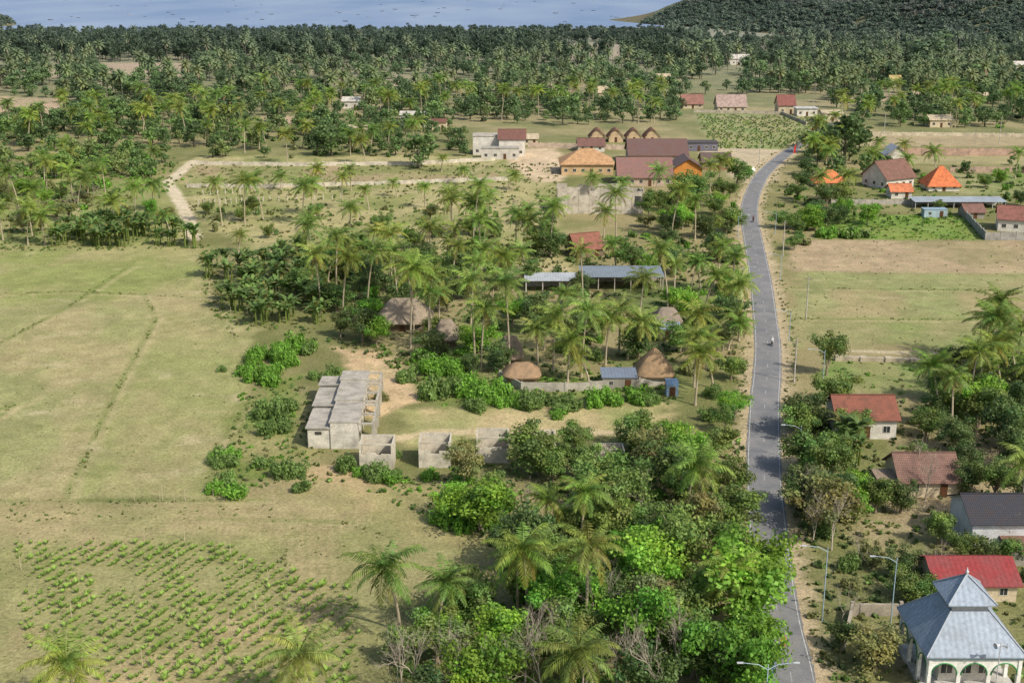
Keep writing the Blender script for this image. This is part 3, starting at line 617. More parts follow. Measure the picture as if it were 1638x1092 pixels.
def ruinrow():
    x0,y0=G(531,718); e=new('unfinished_row_building',None,label='row of unfinished grey concrete rooms with bare beams',cat='ruined building',loc=(x0,y0,0)); OCC.append((x0,y0+12,10)); OCC.append((x0,y0+4,8)); OCC.append((x0-1,y0+20,9)); OCC.append((x0-1,y0-8,8))
    g=Geo(); r=Geo(); cg=Geo(); n=5; dp=5.0
    for k in range(n):
        yy=k*dp; h=4.1 if k%2==0 else 3.8
        xs=-k*.25
        g.box(xs-1.9,yy+dp/2,0,3.4,dp-.6,h-.9); r.box(xs-1.95,yy+dp/2-.2,h-.9,3.9,dp-.5,.18)
        g.box(xs+1.9,yy+dp/2,0,4.1,dp-.15,h); r.box(xs+1.9,yy+dp/2-.1,h,4.5,dp-.3,.2)
        for j in range(2):
            cg.box(xs+6.2,yy+.3+j*(dp-.8),0,.3,.3,h-.1)
        cg.box(xs+5.1,yy+.3,h-.3,2.1,.26,.32); cg.box(xs+6.2,yy+dp/2,h-.3,.28,dp-1.3,.3)
        cg.box(xs+5.1,yy+dp-.5,h-.3,2.1,.26,.32)
    new('wall',g.mesh('wall',CONC),e,color=C(210,204,190)); new('roof_slab',r.mesh('roof',CONC),e,color=C(176,170,158)); new('beam_frame',cg.mesh('beams',CONC),e,color=C(184,178,164))
    for k in range(n):
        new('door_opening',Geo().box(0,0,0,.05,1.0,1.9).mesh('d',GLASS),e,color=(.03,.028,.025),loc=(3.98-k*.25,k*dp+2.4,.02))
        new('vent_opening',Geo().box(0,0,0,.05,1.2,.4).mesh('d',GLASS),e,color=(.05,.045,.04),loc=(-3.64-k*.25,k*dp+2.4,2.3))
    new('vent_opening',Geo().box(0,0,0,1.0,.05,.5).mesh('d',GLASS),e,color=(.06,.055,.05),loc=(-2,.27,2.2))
ruinrow()
def cell(u,v,wpx,seed,h=4.0,label='small roofless grey concrete cell with open upper front'):
    x0,y0=G(u,v); w=wpx*S(v); d=4.0; e=new('unfinished_concrete_cell',None,label=label,cat='ruined building',group='row of unfinished concrete cells',loc=(x0*(y0+d/2)/y0,y0+d/2,0)); OCC.append((x0,y0+d/2,4)); OCC.append((x0,y0-4,4)); g=Geo(); th=.2
    rr=random.Random(seed); lo=h*.62
    g.box(-w/2+th/2,0,0,th,d-2*th-.01,h*.97); g.box(w/2-th/2,0,0,th,d-2*th-.01,h*.97); g.box(0,d/2-th/2,0,w,th,h*.98)
    n=6
    for k in range(n):
        xx=-w/2+.3+(w-.6)*(k+.5)/n; g.box(xx,-d/2+th/2,0,(w-.6)/n*.999,th,lo*(1+rr.uniform(-.15,.08)))
    g.box(-w/2+.15,-d/2+th/2,0,.3,th*1.1,h); g.box(w/2-.15,-d/2+th/2,0,.3,th*1.1,h)
    if seed%2: g.box(0,-d/2+th/2,h-.25,w-.62,th,.22)
    new('wall',g.mesh('cell',CONC),e,color=C(206,198,180))
    new('beam',Geo().box(0,0,h*.74,w-.42,.2,.2).mesh('b',CONC),e,color=C(190,182,164))
    new('floor_slab',Geo().box(0,0,0,w-.5,d-.5,.15).mesh('f',CONC),e,color=C(120,112,98))
cell(605,751,54,1); cell(697,748,51,2); cell(788,740,52,3); cell(868,735,40,4,3.2); cell(973,742,50,5,1.8,'low roofless concrete cell half hidden by shrubs')
def mosque():
    z=4.6; fl=G(1482,1050,z); fr=G(1644,1050,z); bk=G(1482,972,z); w=fr[0]-fl[0]; d=bk[1]-fl[1]; x=(fl[0]+fr[0])/2; y=fl[1]+d/2; 
    e=new('mosque',None,label='white mosque with two tier grey-blue metal roof and arches',cat='mosque',loc=(x,y,0)); OCC.append((x,y,8)); OCC.append((x,y-12,9))
    R=w/2; RC=C(146,160,176)
    def fr_(r0,z0,r1,z1): 
        q=[(-1,-1),(1,-1),(1,1),(-1,1)]; return slab([[(q[i][0]*r0,q[i][1]*r0,z0),(q[(i+1)%4][0]*r0,q[(i+1)%4][1]*r0,z0),(q[(i+1)%4][0]*r1,q[(i+1)%4][1]*r1,z1),(q[i][0]*r1,q[i][1]*r1,z1)] for i in range(4)],.12)
    new('lower_roof',fr_(R,4.6,1.95,8.0).mesh('lr',METALR),e,color=RC)
    for sx,sy in ((-1,-1),(1,-1),(1,1),(-1,1)):
        for ob,a,b in (('hip_cap',(sx*R,sy*R,4.64),(sx*1.95,sy*1.95,8.04)),('hip_cap',(sx*2.45,sy*2.45,8.94),(sx*.1,sy*.1,11.05))):
            V,F=tube([a,b],[.09,.09],5); new(ob,mesh_arr('cap',V,F,None,[PAINT]),e,color=C(160,168,178))
    new('clerestory',Geo().box(0,0,7.6,3.6,3.6,1.5).mesh('cl',PLASTER),e,color=C(180,184,190))
    new('upper_roof',fr_(2.45,8.9,.06,11.0).mesh('ur',METALR),e,color=RC)
    V,F=tube([(0,0,10.9),(0,0,11.2),(0,0,11.4),(0,0,11.55),(0,0,11.9)],[.16,.1,.2,.08,.02],8); new('finial',mesh_arr('fin',V,F,None,[PAINT]),e,color=C(200,205,210))
    new('inner_wall',Geo().box(0,.2,0,w-4.6,d-4.6,4.4).mesh('iw',PLASTER),e,color=WHT)
    new('fascia',Geo().box(0,-R+.35,4.15,w-.6,.2,.4).box(0,R-.35,4.15,w-.6,.2,.4).box(-R+.35,0,4.15,.2,w-1.1,.4).box(R-.35,0,4.15,.2,w-1.1,.4).mesh('fa',PLASTER),e,color=C(150,176,190))
    new('floor_plinth',Geo().box(0,0,0,w-.4,w-.4,.4).mesh('pl',CONC),e,color=C(200,198,190))
    NA=3; SPR=2.45
    def arcade(L,n):
        g=Geo(); bw=L/n; cw=.4; th=.3; top=4.14; sp=SPR
        for k in range(n+1): g.box(-L/2+k*bw,0,.4,cw,th+.06,sp-.4)
        for k in range(n):
            x0=-L/2+k*bw+cw/2;x1=-L/2+(k+1)*bw-cw/2; r=(x1-x0)/2; m=12
            for i in range(m):
                a0=math.pi*(1-i/m);a1=math.pi*(1-(i+1)/m); xa=(x0+x1)/2+r*math.cos(a0);xb=(x0+x1)/2+r*math.cos(a1);za=sp+min(r,1.4)*math.sin(a0);zb=sp+min(r,1.4)*math.sin(a1)
                for yy in (-th/2,th/2): g.poly([(xa,yy,za),(xb,yy,zb),(xb,yy,top),(xa,yy,top)] if yy<0 else [(xb,yy,zb),(xa,yy,za),(xa,yy,top),(xb,yy,top)])
                g.poly([(xa,-th/2,za),(xa,th/2,za),(xb,th/2,zb),(xb,-th/2,zb)])
        for k in range(n+1): g.box(-L/2+k*bw,0,sp,cw*.99,th,top-sp)
        return g.mesh('arcade',PLASTER)
    am=arcade(w-1.0,NA)
    bw=(w-1.0)/NA; r=bw/2-.2
    q=Q()
    for k in range(NA):
        cx=-(w-1.0)/2+bw*(k+.5); V,F=tube([(cx+r*math.cos(a),-.2,SPR+min(r,1.4)*math.sin(a)) for a in np.linspace(0,math.pi,12)],[.07]*12,4); q.add(V,F)
    tm=q.mesh('trim',[PAINT])
    for rz,px_,py_ in ((0,0,-R+.55),(math.pi/2,R-.55,0),(math.pi,0,R-.55),(-math.pi/2,-R+.55,0)):
        o=new('arcade',am,e,color=C(235,235,230),loc=(px_,py_,0),rotz=rz); new('arch_trim',tm,o,color=C(60,140,80))
    for k in (-1,0,1): add_window(e,k*1.9,-(d-4.6)/2+.17,1.2,0,1.1)
    s=new('loudspeaker_pole',None,label='slim pole with two white horn loudspeakers in front of mosque',cat='loudspeaker',loc=(x+1.6,y-R-1.2,0)); V,F=tube([(0,0,0),(0,0,7)],[.05,.04],6); new('pole',mesh_arr('p',V,F,None,[PAINT]),s,color=C(190,190,195))
    for sg in (-1,1):
        V,F=tube([(sg*.1,0,6.7),(sg*.35,-.1,6.7),(sg*.6,-.2,6.7)],[.08,.12,.3],10); new('horn',mesh_arr('h',V,F,None,[PAINT]),s,color=C(215,215,220))
mosque()
# ------------------------------------------------------------ street furniture
def tubeobj(name,par,path,rad,color,k=6,mat=PAINT):
    V,F=tube(path,rad,k); return new(name,mesh_arr(name,V,F,None,[mat],smooth=True),par,color=color)
def lamp(u,v,h,arms,label='street lamp with pale blue pole and curved arm over the road'):
    x,y=G(u,v); e=new('street_lamp',None,label=label,cat='street lamp',group='street lamps along the road',loc=(x,y,0))
    tubeobj('pole',e,[(0,0,0),(0,0,.4),(0,0,h)],[.1,.07,.05],C(160,182,195))
    for s in arms:
        tubeobj('arm',e,[(0,0,h-.6),(s*.9,0,h-.05),(s*2.4,0,h+.15)],[.04,.035,.03],C(165,185,195)); new('lamp_head',Geo().box(s*2.65,0,h+.1,.6,.2,.1).mesh('lh',PAINT),e,color=C(190,195,200))
for a in [(1278,738,5.6,(-1,)),(1315,992,9.0,(-1,)),(1424,1003,8.5,(-1,)),(1222,1165,7,(-1,1)),(1248,448,6,(-1,)),(1262,545,6,(-1,)),(1186,470,6,(1,)),(1180,380,6,(1,)),(1316,612,6,(-1,)),(1240,375,6,(-1,)),(1225,300,6,(-1,))]: lamp(*a)
def upole(u,v,h):
    x,y=G(u,v); e=new('utility_pole',None,label='plain concrete utility pole with short crossarm',cat='utility pole',group='utility poles by the road',loc=(x,y,0)); tubeobj('pole',e,[(0,0,0),(0,0,h)],[.16,.1],C(185,180,170),mat=CONC); new('crossarm',Geo().box(0,0,h-.6,1.6,.1,.1).mesh('ca',PAINT),e,color=C(120,110,100))
for a in [(1289,510,9),(1270,612,8),(1252,410,9),(1214,262,9),(1300,185,9),(1414,215,9),(1302,140,9),(1598,230,11)]: upole(*a)
x,y=G(1201,295); e=new('round_sign',None,label='round white sign board on a tall post beside the road',cat='sign',loc=(x,y,0)); OCF.append((x,y-15,6)); OCF.append((x,y-30,6)); tubeobj('post',e,[(0,0,0),(0,0,3.6)],[.08,.08],C(180,180,180))
V,F=tube([(0,-.06,4.6),(0,-.059,4.6),(0,.06,4.6),(0,.061,4.6)],[.02,1.25,1.25,.02],20); new('board',mesh_arr('bd',V,F,None,[PAINT]),e,color=C(232,230,222))
for k in range(9):
    u=1268+k*7;v=252-k*7.5; x,y=G(u,v); e=new('banner_flag',None,label='red and white banner flag on a leaning pole',cat='flag',group='red and white banner flags by the road',loc=(x,y,0)); tubeobj('pole',e,[(0,0,0),(.3,0,4),(1.2,0,5.6)],[.05,.04,.02],C(200,190,170))
    q=Q(); q.add([(.1,0,1.6),(.9,.05,1.6),(1.1,.05,4.9),(.4,0,4.3)],[(0,1,2,3)]); new('cloth',q.mesh('cl',[CLOTH]),e,color=C(200,50,45) if k%2==0 else C(230,225,220))
pm=Geo().box(0,0,0,.25,.25,1.5).box(0,0,1.5,.32,.32,.08).mesh('post',CONC)
for r0,r1,n in (((318,328),(430,322),13),((432,322),(560,318),9),((325,312),(420,308),8)):
    for k in range(n):
        u=r0[0]+(r1[0]-r0[0])*k/n; v=r0[1]+(r1[1]-r0[1])*k/n; x,y=G(u,v); new('fence_post',pm,label='short pale concrete fence post on dry grass',cat='fence post',group='concrete fence posts',color=C(205,198,180),loc=(x,y,0),rotz=rnd.uniform(-.1,.1))
V,F=tube([(0,0,0),(.05,0,1),(.0,0,2.2)],[.05,.04,.03],5); sm=mesh_arr('stake',V,F,np.ones((len(V),3)),[BARK])
for k in range(40):
    u=rnd.uniform(0,450);v=rnd.choice([rnd.uniform(420,560),802+rnd.uniform(-3,3),rnd.uniform(860,1080)]); x,y=G(u,v); new('wooden_stake',sm,label='thin weathered wooden stake standing in field',cat='stake',group='wooden stakes in the fields',color=C(190,176,150),loc=(x,y,0),rotz=rnd.uniform(0,6),scale=rnd.uniform(.6,1.2))
def torus(cx,cz,R,r,n=16,k=6): 
    return tube([(0+0,cx+R*math.cos(a),cz+R*math.sin(a)) for a in np.linspace(0,2*math.pi,n+1)],[r]*(n+1),k)
def motorbike(x,y,rot,colr,shirt,helmet,label,plabel):
    e=new('motor_scooter',None,label=label,cat='motorbike',group='motorbikes on the road',loc=(x,y,.05),rotz=rot)
    for cy in (-.62,.62):
        V,F=torus(cy,.28,.22,.07); w=new('wheel',mesh_arr('wh',V,F,None,[PAINT],smooth=True),e,color=(.02,.02,.02)); new('rim',Geo().box(0,cy,.26,.04,.36,.04).box(0,cy,.1,.04,.04,.36).mesh('rm',PAINT),w,color=C(150,150,150))
    V,F=tube([(0,-.85,.72),(0,-.55,.66),(0,-.2,.5),(0,.15,.36),(0,.36,.42),(0,.48,.75),(0,.5,.98)],[.06,.16,.17,.14,.15,.13,.07],8); new('body',mesh_arr('bo',V,F,None,[PAINT],smooth=True),e,color=colr)
    V,F=tube([(0,-.75,.84),(0,-.45,.82),(0,-.02,.72)],[.06,.13,.09],8); new('seat',mesh_arr('se',V,F,None,[CLOTH],smooth=True),e,color=(.02,.02,.02))
    tubeobj('handlebar',e,[(-.34,.36,1.02),(0,.48,1.0),(.34,.36,1.02)],[.03,.03,.03],(.03,.03,.03)); tubeobj('front_fork',e,[(0,.5,.9),(0,.62,.28)],[.05,.04],(.05,.05,.05)); tubeobj('headlight',e,[(0,.56,.86),(0,.66,.86)],[.05,.09],C(220,220,210),8)
    J=[(0,-.3,.88,.16),(0,-.3,1.15,.15),(0,-.24,1.38,.17),(0,-.2,1.5,.07),(0,-.17,1.62,.1),(0,-.16,1.72,.085)]
    ed=[(0,1),(1,2),(2,3),(3,4),(4,5)]
    for s in (-1,1):
        b=len(J); J+=[(s*.2,-.24,1.4,.07),(s*.3,-.02,1.2,.05),(s*.31,.3,1.05,.04),(s*.31,.37,1.04,.04),(s*.12,-.26,.84,.11),(s*.2,.18,.78,.085),(s*.17,.12,.38,.055),(s*.17,.26,.33,.045)]
        ed+=[(2,b),(b,b+1),(b+1,b+2),(b+2,b+3),(0,b+4),(b+4,b+5),(b+5,b+6),(b+6,b+7)]
    me=bpy.data.meshes.new('person'); me.from_pydata([j[:3] for j in J],ed,[]); me.materials.append(CLOTH)
    o=new('person',me,label=plabel,cat='person',color=shirt,loc=(x,y,.05),rotz=rot); md=o.modifiers.new('Skin','SKIN'); 
    for i,j in enumerate(J): me.skin_vertices[0].data[i].radius=(j[3],j[3])
    me.skin_vertices[0].data[0].use_root=True; s=o.modifiers.new('Sub','SUBSURF'); s.levels=1; s.render_levels=1
    V,F=tube([(0,-.17,1.6),(0,-.17,1.66),(0,-.17,1.75),(0,-.17,1.82),(0,-.17,1.85)],[.12,.145,.14,.09,.01],10); new('helmet',mesh_arr('he',V,F,None,[PAINT],smooth=True),o,color=helmet)
def on_road(v,off): 
    i=np.argmin(abs(rd[:,1]-G(819,v)[1])); t=unit(rd[min(i+2,len(rd)-1)]-rd[i]); n=np.array([t[1],-t[0]]); p=rd[i]+n*off; return p[0],p[1],math.atan2(-t[0],t[1])
for v,off,flip,c1,c2,c3,l1,l2 in [(553,.8,0,(.05,.05,.06),C(210,210,210),C(190,190,190),'dark motor scooter with rider on the road','person in white shirt riding a scooter'),(1036,-.3,1,C(170,120,30),C(170,130,50),C(60,60,65),'yellow and black motor scooter on the shaded road','person in yellow jacket riding a scooter'),(1078,-2.0,1,C(60,110,170),C(80,120,160),C(220,220,225),'blue motor scooter at the road edge','person in blue jacket and white helmet on a scooter'),(355,.9,0,(.05,.05,.05),C(90,60,60),C(160,40,40),'dark motor scooter far along the road','person in dark shirt riding a scooter')]:
    x,y,r=on_road(v,off); motorbike(x,y,r+(math.pi if flip else 0),c1,c2,c3,l1,l2)
def boat_mesh():
    V=[];n=7
    for i in range(n):
        t=i/(n-1)*2-1; w=1.1*(1-abs(t)**2.2)+.05; z=.9+.5*t*t
        V+=[(t*5,-w,z),(t*5,0,-.2+.5*t*t),(t*5,w,z)]
    F=[];
    for i in range(n-1):
        a=3*i; F+=[(a,a+1,a+4,a+3),(a+1,a+2,a+5,a+4),(a,a+3,a+5,a+2)]
    return np.array(V),np.array(F)
V,F=boat_mesh(); q=Q(); q.add(V,F); 
for s in (-1,1):
    a,b=tube([(-3.5,s*3.2,.1),(3.5,s*3.2,.1)],[.15,.15],5); q.add(a,b)
for xx in (-1.5,1.5):
    a,b=tube([(xx,-3.2,.2),(xx,0,1.2),(xx,3.2,.2)],[.08]*3,4); q.add(a,b)
BO=q.mesh('boat',[PAINT])
for k in range(60):
    v=rnd.uniform(-2,36);u=rnd.uniform(60,1040); x,y=G(u,v)
    new('outrigger_boat',BO,label='small outrigger fishing boat on calm sea',cat='boat',group='fishing boats in the bay',color=rnd.choice([C(90,98,112),C(150,155,160),C(110,106,102),C(95,100,110)]),loc=(x,y,-.5),rotz=rnd.uniform(-.6,.6),scale=rnd.uniform(.4,.8))
# ------------------------------------------------------------ vegetation placing
CLEAR=[Wp(p) for p in CLP+[[(1105,180),(1318,183),(1290,248),(1130,248)],[(798,238),(890,238),(905,290),(815,275)],[(1115,238),(1262,240),(1235,292),(1180,288)],[(330,268),(780,268),(790,288),(310,292)]]]
PL=[Wp(PATH1),Wp(PATH2),Wp(PATH3)]
def scat(poly,dens,sep,avoid=True,front=False):
    w=Wp(poly); lo,hi=w.min(0),w.max(0); n=int(dens*(hi[0]-lo[0])*(hi[1]-lo[1])); p=np.stack([rng.uniform(lo[0],hi[0],n),rng.uniform(lo[1],hi[1],n)],1); p=p[inpoly(p,w)]
    if avoid:
        for c in CLEAR: p=p[~inpoly(p,c)]
        p=p[lined(p,road)>4.6]
        for c in PL: p=p[lined(p,c)>(4 if front else 2.5)]
    p=p[np.abs(p[:,0])/p[:,1]<.47]; grid={};out=[]; OO=OCC+(OCF if front else [])
    for q in p:
        k=(int(q[0]//sep),int(q[1]//sep))
        if any(abs(g[0]-q[0])<sep and abs(g[1]-q[1])<sep for i in (-1,0,1) for j in (-1,0,1) for g in grid.get((k[0]+i,k[1]+j),[])): continue
        if avoid and not all((a-q[0])**2+(b-q[1])**2>c*c for a,b,c in OO if abs(a-q[0])<22 and abs(b-q[1])<22): continue
        grid.setdefault(k,[]).append(q); out.append((float(q[0]),float(q[1])))
    return out
pal=[];bro=[];bus=[];ban=[]
def zone(poly,dp,db,du,keys='mmdo',hp=(9,14),wb=(5,9),sep=3.2,cl=0,hr=(.7,1.05),clump=0):
    def keep(p): return cl==0 or fbm(np.array([p[0]/34+5]),np.array([p[1]/55+9]),3)[0]>cl
    for p in scat(poly,dp,3.4,True,True):
        if keep(p) and (clump==0 or vn(np.array([p[0]/16+70]),np.array([p[1]/22+3]))[0]>clump): pal.append((p[0],p[1],rnd.uniform(*hp)))
    for p in scat(poly,db,sep,True,True):
        if keep(p): w=rnd.uniform(*wb); bro.append((p[0],p[1],w,w*rnd.uniform(*hr),rnd.choice(keys)))
    for p in scat(poly,du,1.6): bus.append((p[0],p[1],rnd.uniform(1.8,4.5),rnd.uniform(1,2.4),rnd.choice(keys)))
zone([(-60,52),(1080,50),(1085,68),(-60,68)],.0001,.010,0,'ddd',(7,9),(6,10),4,hr=(.6,.9))
zone([(-60,66),(1120,66),(1120,78),(-60,78)],.0002,.0095,0,'ddd',(9,12),(8,12),4,hr=(.85,1.1))
zone([(-60,78),(1120,78),(1120,104),(300,102),(-60,98)],.0006,.0085,0,'dddd',(13,17),(9,14),4,hr=(1.0,1.45))
zone([(1060,60),(1690,88),(1690,112),(1060,106)],.0012,.006,0,'ddmo',(11,15),(8,13),4.5)
zone([(-60,104),(1690,106),(1690,152),(-60,152)],.0050,.0070,0,'dmmmoby',(9,16),(5,13),4.2,.38,clump=.45)
zone([(-60,152),(765,152),(765,200),(600,232),(480,226),(310,236),(-60,252)],.0054,.0100,.006,'mmdobmy',(8,15),(5,12),3.8,.33,clump=.42)
zone([(765,152),(1090,152),(1090,200),(765,203)],.005,.009,.003,'mmdob',(8,14),(5,11),4.0,.31,clump=.35)
zone([(1312,112),(1690,112),(1690,205),(1345,205)],.005,.008,.003,'dmmob',(9,14),(6,12),4.2,.30,clump=.3)
zone([(320,232),(740,224),(750,252),(330,254)],.0026,.011,.008,'mmdo',(8,11),(5,9))
zone([(-60,252),(280,244),(290,285),(-60,290)],.0016,.012,.016,'mobm',(6,9),(4,8))
zone([(-60,300),(120,290),(230,330),(300,350),(300,372),(-60,392)],.0028,.0065,.010,'moob',(8,12),(4,8))
zone([(640,372),(900,380),(1175,372),(1180,455),(900,440),(640,450)],.0040,.011,.010,'mmdbd',(8,15),(4,9))
zone([(1040,300),(1170,300),(1180,375),(1030,370)],.002,.013,.01,'mmob',(8,11),(5,9))
zone([(330,335),(640,335),(880,345),(880,380),(620,380),(420,385),(330,370)],.0018,.003,.006,'mom',(7,13),(4,7))
zone([(600,440),(1180,455),(1185,600),(1085,600),(1060,580),(760,600),(640,560),(560,560),(440,470)],.0048,.014,.009,'mdmbd',(7,15),(4,9),2.9)
zone([(430,400),(620,385),(640,450),(600,520),(470,500)],.0022,.008,.006,'mmd',(10,15),(4,7))
zone([(1090,580),(1185,580),(1190,690),(1110,690)],.006,.014,.02,'mmob',(7,12),(4,7))
zone([(720,735),(1000,715),(1190,700),(1190,860),(960,900),(800,880)],.0009,.023,.02,'mmmbdo',(7,10),(5,9),2.7,hr=(.75,1.1))
zone([(800,890),(1190,860),(1205,960),(1215,1180),(620,1180),(620,1040),(700,960)],.0006,.024,.02,'mmmbbdo',(8,11),(5,9),2.7,hr=(.8,1.15))
zone([(1262,650),(1320,640),(1400,720),(1400,900),(1330,960),(1275,850)],.003,.024,.015,'mmddbm',(7,9),(5,9),2.7,hr=(.8,1.1))
zone([(1430,640),(1690,640),(1690,770),(1530,770),(1520,720),(1430,715)],.006,.026,.015,'mmddb',(8,11),(5,9),2.7,hr=(.85,1.15))
zone([(1510,560),(1690,560),(1690,640),(1520,640)],.009,.016,.01,'mmd',(8,12),(5,8))
zone([(1440,790),(1530,790),(1535,890),(1440,950)],.002,.024,.02,'mmd',(6,8),(4.5,7.5),2.6,hr=(.8,1.1))
zone([(1530,885),(1690,900),(1690,960),(1612,960),(1600,915),(1530,900)],.003,.02,.02,'mmd',(7,9),(4,7),2.6)
zone([(1340,1010),(1440,1000),(1460,1150),(1350,1180)],0,.018,.02,'modm',(6,8),(4,7))
zone([(1310,880),(1440,880),(1420,970),(1330,975)],0,.008,.02,'omo',(6,8),(3,5))
zone([(1250,300),(1330,300),(1400,345),(1300,372),(1245,365)],.001,.012,.012,'mbdm',(7,9),(6,9))
zone([(1290,205),(1400,235),(1380,285),(1270,290)],.003,.009,.006,'dmm',(8,11),(7,11))
zone([(1380,262),(1690,262),(1690,330),(1400,330)],.0018,.005,.004,'dmb',(7,10),(4,7))
zone([(1252,372),(1292,374),(1280,400),(1255,400)],0,.01,.02,'om',(5,6),(3,5))
P_M=[(937,1018,870),(640,1010,895),(828,985,905),(1097,830,730),(1178,1005,900),(1112,648,565),(1122,560,500),(700,1030,945),(130,1175,1050),(500,1150,1045),(930,870,785),(872,860,795),(960,1150,1040),(1548,655,560),(1625,630,540),(1600,640,555),(1500,640,580),(1630,850,740),(657,557,425),(690,553,465),(770,592,490),(815,592,450),(885,595,505),(908,612,545),(930,603,500),(990,565,490),(1004,575,512),(942,612,572),(1068,492,400),(1078,482,425),(985,430,390),(1120,462,415),(1172,478,410),(1176,505,450),(1182,545,515),(1125,508,440),(525,452,400),(492,425,345),(590,335,303),(595,405,368),(680,332,298),(770,437,352),(715,425,380),(727,432,362),(825,402,342),(645,472,430),(690,482,440),(840,432,400),(547,335,283),(562,305,270),(520,305,268),(185,372,322),(275,385,345),(5,384,335),(45,392,332),(72,392,345),(382,405,375),(460,262,215),(250,205,150),(940,335,285),(993,326,290),(750,295,270),(812,305,280),(450,305,292),(635,315,298),(706,275,252),(105,205,160),(70,215,170),(415,240,205),(1090,360,335),(1150,430,395),(1105,465,420),(585,262,225),(850,360,345),(900,520,470),(1030,560,520),(870,560,520),(1140,620,560),(1165,560,520),(1130,590,540),(1575,655,590),(1640,660,580)]
for u,v,tv in P_M:
    x,y=G(u,v); h=min(max(ZH(y,tv),4.5),20); pal.insert(0,(x,y,h))
T_M=[(580,548,70,58,'d'),(545,540,50,45,'d'),(1040,960,150,120,'b'),(1200,1008,200,150,'b'),(1196,945,140,120,'b'),(1205,1060,110,80,'b'),(1010,930,110,90,'b'),(1075,900,90,80,'b'),(1285,690,90,75,'d'),(1300,760,90,80,'m'),(1310,850,130,95,'o'),(1480,700,60,50,'m'),(1560,690,90,80,'m'),(1610,720,90,90,'d'),(1630,760,80,90,'d'),(1450,958,85,55,'m'),(1400,1075,110,80,'o'),(1322,600,60,70,'m'),(1110,330,80,60,'m'),(1180,300,60,50,'m'),(1350,262,95,70,'d'),(1290,365,60,35,'b'),(1255,365,50,30,'m'),(1388,360,50,38,'b'),(1505,340,30,20,'m'),(1575,300,30,25,'m'),(1010,715,60,55,'m'),(860,760,120,85,'m'),(770,850,130,90,'b'),(720,830,80,60,'b'),(950,800,110,90,'m'),(900,1060,110,100,'m'),(1120,870,90,80,'m'),(1170,800,70,75,'m'),(790,1060,120,100,'b'),(700,1060,120,80,'m'),(1090,1020,120,110,'m'),(1160,1100,130,110,'d'),(670,270,70,50,'m'),(530,250,60,45,'m'),(100,285,50,40,'b'),(140,150,60,40,'d'),(1500,108,90,50,'b'),(380,200,70,50,'d'),(850,455,60,40,'m'),(1160,690,40,50,'m'),(700,575,40,35,'d'),(1270,400,40,26,'m'),(590,135,40,28,'b'),(900,200,60,40,'m'),(1620,600,60,50,'d'),(1345,690,35,30,'d'),(1120,1090,140,120,'b'),(980,870,110,100,'m'),(850,960,120,110,'m'),(920,1000,120,110,'b'),(1150,900,80,80,'m'),(1500,640,60,50,'d'),(1480,760,60,55,'m'),(1545,760,60,60,'d'),(1500,870,60,60,'m'),(1560,905,70,55,'d'),(1488,972,55,50,'m'),(1610,900,60,45,'m'),(1540,790,60,60,'d'),(1590,800,80,70,'m'),(1640,820,70,70,'d'),(1535,905,50,60,'m'),(1440,820,60,60,'d'),(1345,720,50,45,'m'),(1400,820,70,60,'m')]
for u,v,wp,hp_,k in T_M:
    x,y=G(u,v); s=S(v); bro.insert(0,(x,y,wp*s,hp_*s*1.05,k))
B_M=[(425,608,85,'b'),(440,578,95,'b'),(475,562,70,'b'),(405,600,50,'b'),(370,785,75,'b'),(372,738,75,'m'),(350,735,40,'m'),(450,665,85,'m'),(430,690,50,'m'),(455,762,60,'m'),(480,785,45,'m'),(420,745,40,'m'),(530,612,40,'m'),(505,605,30,'m'),(700,595,90,'b'),(670,578,55,'b'),(650,610,40,'m'),(740,625,80,'b'),(700,635,70,'m'),(790,638,90,'b'),(850,648,80,'m'),(900,652,60,'m'),(960,648,70,'b'),(1010,642,60,'b'),(1045,646,50,'m'),(600,768,60,'m'),(560,755,50,'m'),(640,772,55,'m'),(690,765,40,'b'),(740,755,40,'m'),(890,668,32,'b'),(760,835,130,'b'),(720,800,70,'b'),(810,860,110,'b'),(820,650,60,'b'),(760,655,50,'m'),(355,594,20,'m'),(610,640,30,'o'),(630,730,30,'m'),(950,740,50,'m'),(1000,745,50,'m'),(1440,312,40,'b'),(1365,380,50,'m'),(1330,378,60,'b'),(60,300,40,'b'),(200,245,50,'m'),(230,280,50,'m'),(160,300,40,'b'),(1570,620,40,'m'),(1310,640,30,'m')]
for u,v,wp,k in B_M:
    s=S(v); W=wp*s; n=max(1,int((W/2.6)**2*.8))
    for j in range(n):
        r=W*.42*math.sqrt(rnd.random()) if n>1 else 0; a=rnd.uniform(0,6.28); x,y=G(u,v); bw=min(W,rnd.uniform(2.6,4.6)); hh=(.45 if n==1 else .7-.3*r/(W*.42))*bw*(1.3 if W>7 else 1)
        bus.append((x+r*math.cos(a),y+r*math.sin(a)*.8,bw,hh,k if rnd.random()<.75 else rnd.choice('mb')))
for p in scat([(330,430),(440,408),(530,440),(540,520),(420,520),(335,480)],.05,2.6): ban.append(p)
for p in scat([(440,400),(620,400),(620,460),(540,480)],.03,2.6): ban.append(p)
for p in scat([(85,366),(310,364),(318,398),(85,396)],.06,2.4): ban.append(p)
for p in scat([(1330,720),(1380,720),(1385,760),(1330,760)],.05,2): ban.append(p)
NM=len(P_M)
pal=pal[:NM]+sorted(pal[NM:],key=lambda p:p[1]); pi=[p for p in pal if abs(p[0])/p[1]<.47]
for i,p in enumerate(pi[:298]): put_palm(*p,sc=1.0 if p[1]<260 and i<NM else .98)
farp=pi[298:]
bro.sort(key=lambda p:p[1])
for p in bro[:298]: put_tree(*p)
farb=bro[298:]
bus.sort(key=lambda p:p[1])
for p in bus[:298]: put_bush(*p)
farbu=bus[298:]
